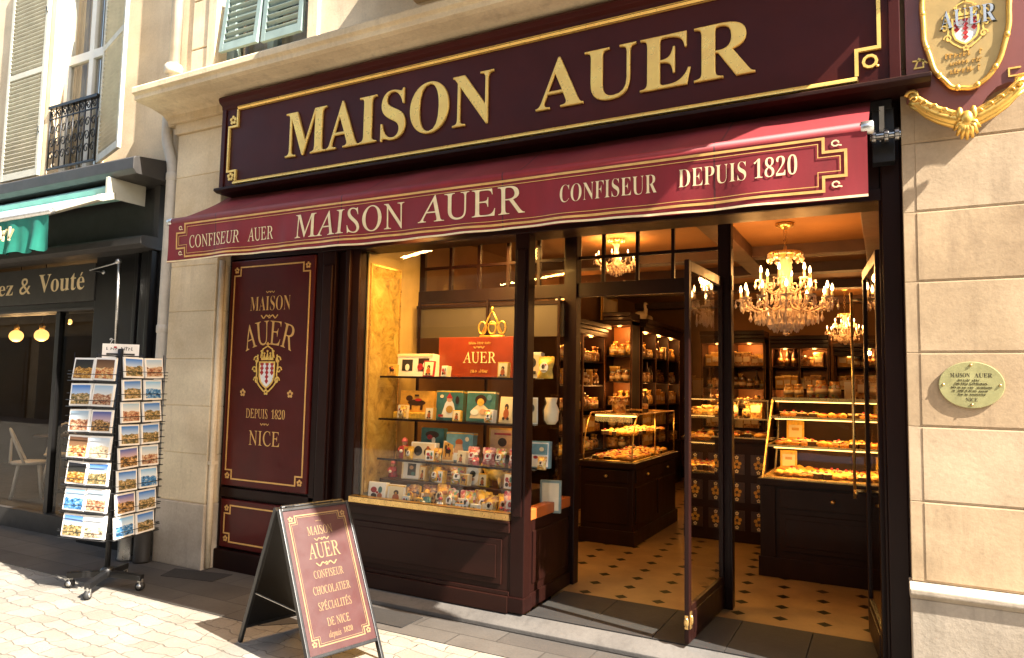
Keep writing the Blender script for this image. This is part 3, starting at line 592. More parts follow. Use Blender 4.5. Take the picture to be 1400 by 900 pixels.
def crest(mb, x, z, h, y, flip=1):
    """white shield with red lozenges between gilded scrolls, under a crown"""
    w = h * .3; sh = [(-w, .36 * h), (w, .36 * h), (w * 1.0, -.05 * h), (w * .8, -.22 * h), (w * .4, -.33 * h), (0, -.4 * h), (-w * .4, -.33 * h), (-w * .8, -.22 * h), (-w, -.05 * h)]
    sh = [(x + a * .62, z + c * .62 - .06 * h) for a, c in sh]; mb.prism(sh, y, y + .002, 'white')
    for r in range(5):
        for c in range(3):
            cx_, cz = x + (c - 1) * w * .42 + (r % 2) * w * .0, z + .13 * h - r * h * .078
            if abs(cx_ - x) > w * .5 * (1 - max(0, r - 2) * .3): continue
            a, e = w * .15, h * .05; mb.prism([(cx_ - a, cz), (cx_, cz + e), (cx_ + a, cz), (cx_, cz - e)], y - .002, y, 'red')
    mb.stroke(sh, h * .03, y - .004, y, 'gold')
    for d in (-1, 1):                                     # side scrolls
        for k, (bx, bz, r0) in enumerate(((.29, .2, .07), (.33, .02, .06), (.28, -.17, .065))):
            mb.stroke([(x + d * (bx * h + r0 * h * (1 - q / 14) * math.cos(q * .6) - .02 * h), z + bz * h + r0 * h * (1 - q / 14) * 1.2 * math.sin(q * .6)) for q in range(12)], h * .022, y - .004, y, 'gold', False)
        mb.stroke([(x + d * h * a, z + h * c) for a, c in ((.24, .3), (.27, .12), (.25, -.05), (.27, -.16), (.18, -.27), (.06, -.37))], h * .028, y - .003, y, 'gold', False)
    mb.rosette(x, z - .38 * h, h * .06, y - .004, y, 'gold')
    cz = z + .2 * h                                       # crown
    mb.prism([(x - .15 * h, cz), (x + .15 * h, cz), (x + .15 * h, cz + .045 * h), (x - .15 * h, cz + .045 * h)], y - .005, y, 'gold')
    for d in (-2, -1, 0, 1, 2):
        bx = x + d * .075 * h; mb.prism([(bx - .03 * h, cz + .045 * h), (bx + .03 * h, cz + .045 * h), (bx, cz + (.16 if d % 2 == 0 else .12) * h)], y - .004, y, 'gold')
        mb.prism([(bx + .02 * h * math.cos(q), cz + .165 * h + .02 * h * math.sin(q) - (0 if d % 2 == 0 else .04 * h)) for q in [k * .785 for k in range(8)]], y - .005, y, 'gold')
    mb.stroke([(x - .13 * h, cz + .06 * h), (x - .12 * h, cz + .2 * h), (x, cz + .26 * h), (x + .12 * h, cz + .2 * h), (x + .13 * h, cz + .06 * h)], h * .022, y - .004, y, 'gold', False)
    mb.prism([(x - .01 * h, cz + .25 * h), (x + .01 * h, cz + .25 * h), (x + .01 * h, cz + .33 * h), (x - .01 * h, cz + .33 * h)], y - .004, y, 'gold'); mb.prism([(x - .035 * h, cz + .285 * h), (x + .035 * h, cz + .285 * h), (x + .035 * h, cz + .305 * h), (x - .035 * h, cz + .305 * h)], y - .006, y, 'gold')
    return mb
mb = MB(); mb.box(-2.95, -1.95, -.012, .03, .72, 2.7, 'panel_paint'); sp = obj('name_panel', mb, S, .008)
mb = MB(); mb.border(-2.9, -2.0, .78, 2.64, .075, .075, .012, -.016, -.012, 'gold_paint')
for x in (-2.875, -2.025):
    for z in (.805, 2.615): mb.rosette(x, z, .03, -.016, -.012, 'gold_paint')
obj('gold_border', mb, sp)
mb = MB(); Y = -.0135
mb.flourish(-2.45, 2.405, .1, Y - .002, Y, 'gold_paint'); mb.text('MAISON', -2.69, -2.21, 2.245, 2.37, Y, 'gold_paint', 'semi'); mb.flourish(-2.45, 2.19, .2, Y - .002, Y, 'gold_paint')
def arch(p):
    u = (p[0] + 2.45) / .36; a = -u * .42; zc = 1.24; r = (p[2] - zc); return (-2.45 + r * math.sin(-a) * .95, p[1], zc + .02 + r * math.cos(a))
mb.text('AUER', -2.81, -2.09, 1.93, 2.14, Y, 'gold_paint', 'regular', warp=arch)
mb.text('DEPUIS', -2.68, -2.42, 1.315, 1.395, Y, 'gold_paint', 'regular'); mb.text('1820', -2.375, -2.22, 1.315, 1.395, Y, 'gold_paint', 'semi'); mb.flourish(-2.45, 1.265, .1, Y - .002, Y, 'gold_paint'); mb.text('NICE', -2.63, -2.27, 1.085, 1.21, Y, 'gold_paint', 'regular')
for d in (-1, 1): mb.rosette(-2.45 + d * .28, 1.53, .035, Y - .002, Y, 'gold_paint')
obj('lettering', mb, sp)
obj('crest', crest(MB(), -2.45, 1.72, .47, -.0145), sp)
mb = MB(); mb.box(-2.94, -1.96, -.008, .03, .19, .6, 'panel_paint'); sp2 = obj('low_panel', mb, S, .008)
mb = MB(); mb.border(-2.89, -2.01, .24, .55, .07, .07, .012, -.012, -.008, 'gold_paint')
for x in (-2.865, -2.035):
    for z in (.265, .525): mb.rosette(x, z, .028, -.012, -.008, 'gold_paint')
obj('gold_border', mb, sp2)
# display window
mb = MB(); mb.box(-.07, .04, -.005, .1, .1, 2.715, 'dark_wood'); mb.box(-.05, .02, -.02, -.005, .74, 2.6, 'dark_wood'); mb.box(-.08, .05, -.025, .11, .1, .2, 'dark_wood'); mb.box(-.05, .06, .82, .92, .1, 2.955, 'dark_wood'); obj('post', mb, S, .006)
mb = MB(); mb.box(-1.5, -.07, .0, .12, .1, .69, 'riser_wood'); mb.box(-1.5, -.07, -.03, .0, .09, .2, 'riser_wood'); mb.box(-1.5, -.07, -.02, .0, .625, .69, 'riser_wood'); mb.box(-1.5, -.07, -.012, .0, .2, .23, 'riser_wood')
mb.box(-1.44, -.13, -.014, .0, .27, .575, 'riser_wood'); mb.box(-1.4, -.17, -.022, -.014, .31, .535, 'riser_wood'); rs = obj('stall_riser', mb, S, .008)
mb = MB(); mb.box(-1.5, -.07, -.035, .05, .69, .705, 'riser_wood'); mb.box(-1.5, -.07, -.02, .055, .705, .755, 'brass'); obj('brass_sill', mb, rs, .004)
mb = MB(); mb.box(-1.5, -.07, .03, .036, .755, 2.715, 'glass'); obj('pane', mb, S)
mb = MB(); mb.box(-.06, .02, .1, .82, .1, .7, 'dark_wood'); mb.box(.02, .03, .16, .78, .26, .62, 'dark_wood'); mb.box(.02, .035, .1, .82, .1, .2, 'dark_wood'); rb = obj('side_riser', mb, S, .006)
mb = MB(); mb.box(-.05, .03, .1, .82, .7, .775, 'orange_wood'); obj('side_sill', mb, rb, .005)
mb = MB(); mb.box(-.012, -.006, .1, .82, .775, 2.94, 'glass'); obj('side_pane', mb, S)
mb = MB(); mb.box(-1.5, -.06, .06, .86, .64, .69, 'dark_wood'); obj('display_floor', mb, S)
mb = MB(); mb.box(-1.56, -1.5, .1, .86, .64, 2.95, 'bay_cream'); mb.box(-1.5, -1.485, .12, .6, .72, 2.7, 'bay_cream'); gp = obj('side_wall_panel', mb, S, .004)
mb = MB(); mb.box(-1.485, -1.478, .15, .53, .78, 2.6, 'gilt_panel')
for a, c, e, g in ((.135, .15, .76, 2.62), (.53, .545, .76, 2.62), (.15, .53, 2.6, 2.62), (.15, .53, .76, .78)): mb.box(-1.485, -1.47, a, c, e, g, 'brass')
obj('gilded_mirror', mb, gp, .002)
for z in (1.025, 1.35, 1.695):
    mb = MB(); mb.box(-1.46, -.03, .28, .74, z - .012, z, 'shelf_glass'); mb.box(-1.46, -.03, .272, .28, z - .014, z + .002, 'dark_wood'); obj('glass_shelf', mb, S)
mb = MB()
for x in (-1.42, -.72, -.06): mb.box(x - .01, x + .01, .74, .76, .69, 2.36, 'dark_wood')
mb.box(-1.46, -.03, .77, .8, 2.04, 2.3, 'reflection_band'); mb.box(-1.46, -.03, .76, .81, 2.3, 2.33, 'dark_wood'); obj('back_rail', mb, S)  # solid header band stands in for the pale reflection in the window glass
mb = MB(); mb.box(-1.5, 1.27, .84, .9, 2.36, 2.47, 'dark_wood'); mb.box(-1.5, 1.27, .84, .9, 2.9, 2.955, 'dark_wood'); mb.box(-1.5, 1.27, .855, .885, 2.665, 2.69, 'dark_wood')
for x, w_ in ((-1.48, .07), (-1.17, .03), (-.88, .03), (-.59, .03), (-.3, .03), (.27, .025), (.55, .025), (.83, .025)): mb.box(x - w_ / 2, x + w_ / 2, .853, .887, 2.47, 2.9, 'dark_wood')
tr_ = obj('transom', mb, S, .003); mb = MB(); mb.box(-1.5, 1.2, .868, .873, 2.47, 2.9, 'glass'); obj('pane', mb, tr_)
mb = MB(); mb.box(1.17, 1.265, .83, .92, .1, 2.955, 'dark_wood'); mb.box(1.185, 1.25, .82, .83, .25, 2.9, 'dark_wood'); obj('post', mb, S, .006)
mb = MB(); mb.box(2.24, 2.335, -.03, .95, .0, 3.3, 'dark_wood'); mb.box(2.225, 2.24, .0, .9, .1, 2.95, 'dark_wood'); mb.box(2.335, 2.345, -.04, .0, .0, 3.28, 'dark_wood'); obj('jamb', mb, S, .006)
def door(x0, y0, x1, y1, label):
    d = Vector((x1 - x0, y1 - y0, 0)); L = d.length; ang = math.atan2(d.y, d.x)
    def tf(p): return Vector((x0 + p.x * math.cos(ang) - p.y * math.sin(ang), y0 + p.x * math.sin(ang) + p.y * math.cos(ang), p.z))
    mb = MB(); z1 = 2.45
    mb.box(0, .052, -.015, .015, .115, z1, 'dark_wood'); mb.box(L - .055, L, -.015, .015, .115, z1, 'dark_wood'); mb.box(.052, L - .055, -.014, .014, .115, .33, 'dark_wood'); mb.box(.052, L - .055, -.014, .014, z1 - .07, z1, 'dark_wood'); mb.box(.11, L - .1, -.019, .019, .155, .29, 'dark_wood')
    mb.xf(tf); o = obj('door', mb, S, .005); o['label'] = label
    mb = MB(); mb.box(.047, L - .05, -.003, .003, .32, z1 - .06, 'glass'); mb.xf(tf); obj('pane', mb, o)
    return o, tf, L
d1, tf, L = door(1.155, -.03, 1.2, .83, 'glazed door leaf swung outward in the middle of the entrance')
mb = MB(); mb.box(.012, .045, -.021, -.014, .2, .3, 'brass'); mb.ell((.03, -.023, .25), (.012, .01, .03), 'brass'); mb.box(-.004, .0, -.01, .01, .2, .28, 'brass'); mb.ell((-.006, 0, .24), (.008, .016, .03), 'brass'); mb.xf(tf); obj('bolt', mb, d1)
d2, tf, L = door(2.215, .06, 2.13, .84, 'glazed door leaf folded back beside the stone pilaster')
mb = MB()
mb.tube([(L - .05, .085, .95), (L - .05, .085, 2.3)], .009, 'brass', 10)
for z in (1.0, 2.25): mb.tube([(L - .05, .02, z), (L - .05, .085, z)], .01, 'brass', 8)
mb.tube([(L - .05, .085, 1.0), (L - .2, .085, 1.0)], .009, 'brass', 8); mb.box(L - .003, L + .003, -.012, .012, .5, 2.3, 'brass')
mb.xf(tf); obj('pull_handle', mb, d2)

# ---------------------------------------------------------------- fascia sign
G = thing('fascia_sign', 'long plum fascia board with big raised gold letters above the awning', 'shop sign', (-.25, -.2, 3.27))
mb = MB(); mb.box(-2.86, 2.34, -.25, -.0, 3.3, 4.02, 'fascia_paint'); mb.box(-2.87, -2.82, -.262, .0, 3.3, 4.02, 'fascia_paint'); mb.box(2.29, 2.345, -.262, .0, 3.3, 4.02, 'fascia_paint'); obj('board', mb, G, .004)
mb = MB(); mb.sweep([(0, 4.1), (-.3, 4.1), (-.31, 4.08), (-.3, 4.05), (-.27, 4.03), (-.265, 4.0), (-.25, 3.99), (0, 3.99)], -2.87, 2.36, 'fascia_paint'); mb.sweep([(-.2, 3.998), (-.281, 3.998), (-.286, 3.985), (-.27, 3.97), (-.2, 3.97)], -2.66, 2.2, 'gold'); obj('top_moulding', mb, G, .002)
mb = MB(); mb.sweep([(0, 3.31), (-.26, 3.31), (-.285, 3.3), (-.315, 3.285), (-.315, 3.265), (-.28, 3.25), (0, 3.25)], -2.87, 2.48, 'riser_wood'); mb.sweep([(-.25, 3.345), (-.272, 3.342), (-.285, 3.325), (-.286, 3.311), (-.25, 3.311)], -2.68, 2.14, 'gold'); obj('bottom_moulding', mb, G, .003)
mb = MB(); y0, y1 = -.268, -.249
mb.stroke([(-2.67, 3.345), (-2.67, 3.435), (-2.77, 3.435), (-2.77, 3.83), (-2.67, 3.83), (-2.67, 3.975)], .017, y0, y1, 'gold', False); mb.stroke([(2.135, 3.345), (2.135, 3.49), (2.245, 3.49), (2.245, 3.83), (2.2, 3.975)], .019, y0, y1, 'gold', False)
for x, z in ((-2.73, 3.39), (-2.73, 3.89)): mb.rosette(x, z, .042, y0 + .006, y1, 'gold')
mb.stroke([(2.2 + .032 * math.cos(a * .628), 3.42 + .032 * math.sin(a * .628)) for a in range(10)], .014, y0 + .004, y1, 'gold'); mb.ell((2.235, -.255, 3.39), (.008, .006, .008), 'gold'); obj('gold_border', mb, G)
mb = MB()
mb.text('MAISON', -2.09, -.13, 3.465, 3.845, -.25, 'gold', 'semi', .02, .012); mb.text('AUER', .2, 1.61, 3.475, 3.82, -.25, 'gold', 'semi', .02, .012); obj('lettering', mb, G)

# ---------------------------------------------------------------- maroon awning
A = thing('maroon_awning', 'crimson folding awning with lettered valance over the shopfront', 'awning', (-.35, -.1, 3.25))
XA, XB = -2.94, 2.185; N_ = 90; mb = MB(); vs_ = []
for i in range(N_ + 1):
    x = XA + (XB - XA) * i / N_
    for q in range(9): f = q / 8; vs_.append((x + (.012 * (1 - f) if i == N_ else 0), -.1 - .545 * f, 3.265 - .335 * f - .022 * math.sin(math.pi * f) * (1 + .4 * math.sin(x * 3.1)) + .006 * math.sin(math.pi * f) * math.sin(x * 9 + 4 * f)))
mb.add(vs_, [(i * 9 + q, i * 9 + q + 1, (i + 1) * 9 + q + 1, (i + 1) * 9 + q) for i in range(N_) for q in range(8)], 'awning_cloth', True); obj('canopy', mb, A)
mb = MB(); mb.tube([(XA, -.645, 2.925), (XB, -.645, 2.925)], .03, 'awning_cloth', 14); fb = obj('front_bar', mb, A)
mb = MB()
for x in (XA, XB): mb.lathe([(.02, -.03), (.033, -.025), (.033, .025), (.02, .03)], (0, 0, 0), 'silver', 14, True); k = len(mb.v) - 14 * 4; mb.xf(lambda p, x=x: Vector((x + p.z, -.645 + p.x, 2.925 + p.y)), k)
obj('end_cap', mb, fb)
def vy(x, f): return -.668 + .011 * math.sin(x * 6.3 + .6 * math.sin(x * 2.7)) * f + .008 * f * math.sin(x * 2.1 + 1) + .006 * f * math.sin(x * 17 + 2 * math.sin(x)) + .004 * math.sin(x * 11 + f * 5) * f + .012 * f * math.exp(-((x - 2.0) / .12) ** 2) - .01 * f * math.exp(-((x + 1.62) / .05) ** 2)
def vz(x, f): return 2.915 - .33 * f + .006 * f * math.sin(x * 2.3 + .5) + .003 * f * math.sin(x * 9)
mb = MB(); vs_ = []; N_ = 260
for i in range(N_ + 1):
    x = XA + (XB - XA) * i / N_
    for q in range(11): f = q / 10; vs_.append((x, vy(x, f), vz(x, f)))
for i in range(N_ + 1):
    x = XA + (XB - XA) * i / N_
    for q in range(11): f = q / 10; vs_.append((x, vy(x, f) + .004, vz(x, f)))
o2 = (N_ + 1) * 11
mb.add(vs_, [(i * 11 + q, i * 11 + q + 1, (i + 1) * 11 + q + 1, (i + 1) * 11 + q) for i in range(N_) for q in range(10)] + [(o2 + i * 11 + q, o2 + (i + 1) * 11 + q, o2 + (i + 1) * 11 + q + 1, o2 + i * 11 + q + 1) for i in range(N_) for q in range(10)], 'awning_cloth', True); va = obj('valance', mb, A)
def onv(d): return lambda p: Vector((p.x, vy(p.x, (2.915 - p.z) / .33) - d + (p.y), p.z))
def dens(pts, n=40):
    out = []
    for (a, b), (c, d) in zip(pts, pts[1:] + pts[:1]):
        k = max(1, int(abs(c - a) * n)); out += [(a + (c - a) * i / k, b + (d - b) * i / k) for i in range(k)]
    return out
mb = MB(); xa, xb, za, zb = -2.84, 2.09, 2.625, 2.89; nx, nz = .1, .07
pts = [(xa + nx, za), (xb - nx, za), (xb - nx, za + nz), (xb, za + nz), (xb, zb - nz), (xb - nx, zb - nz), (xb - nx, zb), (xa + nx, zb), (xa + nx, zb - nz), (xa, zb - nz), (xa, za + nz), (xa + nx, za + nz)]
mb.stroke(dens(pts), .014, -.001, 0, 'gold_paint')
e = .025; pi_ = [(xa + nx + e, za + e), (xb - nx - e, za + e), (xb - nx - e, za + nz + e), (xb - e, za + nz + e), (xb - e, zb - nz - e), (xb - nx - e, zb - nz - e), (xb - nx - e, zb - e), (xa + nx + e, zb - e), (xa + nx + e, zb - nz - e), (xa + e, zb - nz - e), (xa + e, za + nz + e), (xa + nx + e, za + nz + e)]
mb.stroke(dens(pi_), .004, -.001, 0, 'gold_paint')
for x in (xa + .045, xb - .045):
    for z in (za + .03, zb - .03): mb.stroke([(x + .016 * math.cos(q * .7), z + .014 * math.sin(q * .7)) for q in range(9)] + [(x + .028, z - .014)], .007, -.001, 0, 'pale_gold', False)
mb.stroke([(XA + (XB - XA) * i / 200, 2.592 + .006 * math.sin((XA + (XB - XA) * i / 200) * 2.3 + .5)) for i in range(201)], .012, -.001, 0, 'pale_gold', False)
mb.xf(onv(.003)); obj('gold_border', mb, va)
mb = MB()
mb.text('CONFISEUR', -2.68, -2.1, 2.69, 2.79, 0, 'pale_gold', 'regular'); mb.text('AUER', -2.02, -1.75, 2.69, 2.79, 0, 'pale_gold', 'regular')
mb.text('MAISON', -1.52, -.56, 2.67, 2.845, 0, 'pale_gold', 'regular'); mb.text('AUER', -.44, .335, 2.685, 2.86, 0, 'pale_gold', 'regular')
mb.text('CONFISEUR', .57, 1.15, 2.715, 2.82, 0, 'pale_gold', 'semi'); mb.text('DEPUIS 1820', 1.27, 1.87, 2.725, 2.83, 0, 'pale_gold', 'semi')
mb.xf(onv(.004)); obj('lettering', mb, va)
for x, s in ((XA + .25, 1), (XB - .25, -1)):
    mb = MB(); mb.bar((x, -.12, 3.1), (x + s * .5, -.4, 3.0), .04, .05, 'silver'); mb.bar((x + s * .5, -.4, 3.0), (x + s * .1, -.62, 2.93), .035, .04, 'silver'); mb.ell((x + s * .5, -.4, 3.0), (.03, .03, .04), 'silver'); obj('folding_arm', mb, A, .004)
mb = MB(); mb.box(2.2, 2.31, -.12, -.03, 2.9, 3.2, 'black_metal'); mb.tube([(2.19, -.2, 3.02), (2.34, -.2, 3.02)], .022, 'steel', 10)
for x in (2.21, 2.27, 2.32): mb.lathe([(.034, -.012), (.034, .012)], (0, 0, 0), 'steel', 10); k = len(mb.v) - 20; mb.xf(lambda p, x=x: Vector((x + p.z, -.2 + p.x, 3.02 + p.y)), k)
mb.bar((2.26, -.2, 3.02), (2.26, -.1, 3.02), .03, .03, 'black_metal'); mb.bar((2.25, -.1, 3.0), (2.25, -.16, 3.2), .03, .03, 'steel'); obj('crank_gear', mb, A, .003)
mb = MB(); mb.box(XA, 2.3, -.13, -.02, 3.19, 3.245, 'black_metal'); obj('roller_box', mb, A, .004)

# ---------------------------------------------------------------- crest sign on the corner, brass plaque
K = thing('crest_sign', 'plum corner board with oval gilt crest plaque and scrolled gold bracket', 'sign', (2.63, -.15, 2.95))
bp = []
for k in range(13): x = 2.37 + k * .53 / 12; bp.append((x, 3.2 - .16 * math.exp(-((x - 2.63) / .1) ** 2) - .02 * math.sin((x - 2.37) * 12)))
bp += [(2.9, 3.2), (2.9, 4.3), (2.37, 4.3)]
mb = MB(); mb.prism(bp, -.2, -.125, 'board_paint'); obj('backboard', mb, K, .006)
mb = MB(); mb.stroke([(2.4, 3.4), (2.45, 3.4), (2.45, 3.36), (2.41, 3.36), (2.43, 3.41), (2.47, 3.38)], .008, -.206, -.2, 'gold', False); mb.stroke([(2.87, 3.28), (2.82, 3.28), (2.82, 3.24), (2.86, 3.24)], .008, -.206, -.2, 'gold', False); obj('gold_border', mb, K)
def ov(a, rx=.185, rz=.43): 
    cx_, cz = math.cos(a), math.sin(a); p = 2.15; r = (abs(cx_) ** p + abs(cz) ** p) ** (-1 / p); return (2.64 + rx * r * cx_ + .0025 * math.sin(a * 14), 3.64 + rz * r * cz + .003 * math.sin(a * 14))
mb = MB(); mb.prism([ov(2 * math.pi * k / 60) for k in range(60)], -.222, -.2, 'pale_gilt'); op = obj('oval_plaque', mb, K)
mb = MB(); mb.tube([(q[0], -.224, q[1]) for q in [ov(2 * math.pi * k / 80, .19, .437) for k in range(80)]], .013, 'gilt', 8, True)
for k in range(14): q = ov(2 * math.pi * k / 14, .19, .437); mb.ell((q[0], -.232, q[1]), (.014, .01, .018), 'gilt')
obj('rim', mb, op)
mb = MB(); mb.text('AUER', 2.526, 2.778, 3.528, 3.634, -.2225, 'engraving', 'bold'); mb.text('AUER', 2.53, 2.77, 3.535, 3.63, -.2235, 'silver', 'semi', .007, 0); rn = random.Random(5)
mb.scribble(2.55, 2.73, 3.375, .03, -.226, -.222, 'ochre', rn); mb.scribble(2.57, 2.72, 3.335, .025, -.226, -.222, 'ochre', rn); mb.scribble(2.57, 2.7, 3.29, .03, -.226, -.222, 'ochre', rn); obj('lettering', mb, op)
obj('crest', crest(MB(), 2.64, 3.53, .3, -.224), op)
mb = MB()                                                 # acanthus bracket below the board
for d in (-1, 1):
    P = [(.0, 3.025), (.06, 3.045), (.12, 3.075), (.17, 3.11), (.21, 3.15), (.245, 3.175)]
    mb.tube([(2.63 + d * a, -.23, z) for a, z in P], [.035, .034, .032, .03, .026, .02], 'gilt', 10)
    mb.tube([(2.63 + d * a, -.245, z + .03) for a, z in P], [.014, .018, .018, .016, .014, .012], 'gilt', 8); mb.tube([(2.63 + d * a, -.235, z - .028) for a, z in P], [.012, .016, .016, .014, .01, .008], 'gilt', 8)
    for k in range(5): a = .05 + k * .045; mb.tube([(2.63 + d * (a + .018 * math.cos(q * .7) * (1 - q / 12)), -.262 + .001 * q, 3.03 + a * .62 + .018 * math.sin(q * .7) * (1 - q / 12)) for q in range(10)], .006, 'gilt', 6)
    mb.tube([(2.63 + d * (.235 + .03 * math.cos(q * .6) * (1 - q / 14)), -.235, 3.2 + .03 * math.sin(q * .6) * (1 - q / 14)) for q in range(12)], .012, 'gilt', 8)
for k in range(7):
    a = -1.57 + (k - 3) * .42; mb.tube([(2.63, -.25, 3.03), (2.63 + .035 * math.cos(a), -.268, 3.02 + .045 * math.sin(a)), (2.63 + .06 * math.cos(a), -.25, 3.01 + .085 * math.sin(a))], [.012, .016, .006], 'gilt', 8)
mb.ell((2.63, -.262, 3.03), (.03, .022, .045), 'gilt', 12, 8); mb.ell((2.6, -.255, 3.06), (.018, .018, .04), 'gilt'); mb.ell((2.66, -.255, 3.06), (.018, .018, .04), 'gilt'); obj('scroll_bracket', mb, K)
Q = thing('brass_plaque', 'oval engraved brass plaque screwed to the stone pilaster', 'plaque', (2.625, -.14, 1.69))
mb = MB(); mb.prism([(2.625 + .142 * math.cos(k * .1309), 1.69 + .118 * math.sin(k * .1309)) for k in range(48)], -.136, -.12, 'aged_brass'); obj('plate', mb, Q, .003)
mb = MB(); rn = random.Random(11); y = -.1365
mb.text('MAISON', 2.535, 2.62, 1.728, 1.75, y, 'engraving'); mb.text('AUER', 2.64, 2.715, 1.728, 1.75, y, 'engraving')
for x0, x1, z, h in ((2.57, 2.66, 1.708, .012), (2.555, 2.69, 1.69, .013), (2.54, 2.71, 1.672, .01), (2.545, 2.705, 1.655, .01), (2.57, 2.685, 1.637, .01)): mb.scribble(x0, x1, z, h, y - .001, y + .001, 'engraving', rn)
mb.text('NICE', 2.6, 2.65, 1.607, 1.625, y, 'engraving'); obj('lettering', mb, Q)
mb = MB()
for k in range(4): a = k * math.pi / 2; mb.ell((2.625 + .122 * math.cos(a), -.137, 1.69 + .1 * math.sin(a)), (.007, .005, .007), 'brass', 8, 6)
obj('screw', mb, Q)
# ---------------------------------------------------------------- shop room
mb = MB(); mb.box(-1.7, -1.56, .86, 8, .1, 3.3, 'amber_wall'); struct('side_wall', mb)
mb = MB(); mb.box(2.5, 2.6, .96, 8, .1, 3.3, 'amber_wall'); struct('side_wall', mb)
mb = MB(); mb.box(-1.7, 2.6, 8, 8.1, .1, 3.3, 'amber_wall'); struct('back_wall', mb)
mb = MB(); mb.box(-1.7, 2.6, .95, 8.1, 3.08, 3.2, 'ceiling_paint'); mb.box(-1.7, 2.6, .25, .95, 3.0, 3.2, 'ceiling_paint'); ce = struct('ceiling', mb)
mb = MB(); mb.box(-1.9, -1.56, .1, .95, .0, 3.3, 'amber_wall'); mb.box(2.336, 2.6, .3, .96, 0, 3.3, 'amber_wall'); struct('party_wall', mb)
for y in (2.95, 4.1, 5.55, 7.3):
    mb = MB(); mb.box(-1.56, 2.5, y, y + .2, 2.97, 3.085, 'beam_wood'); setp(obj('ceiling_beam', mb, ce, .008))
mb = MB(); mb.box(.9, 1.08, .95, 8, 2.955, 3.085, 'beam_wood'); obj('ceiling_beam', mb, ce, .008); mb = MB(); mb.box(2.1, 2.25, .95, 8, 2.955, 3.085, 'beam_wood'); obj('ceiling_beam', mb, ce, .008)
mb = MB(); mb.box(-1.56, 2.5, 7.9, 8.0, .1, .3, 'cabinet_wood'); setp(obj('skirting', mb, None), kind='structure')

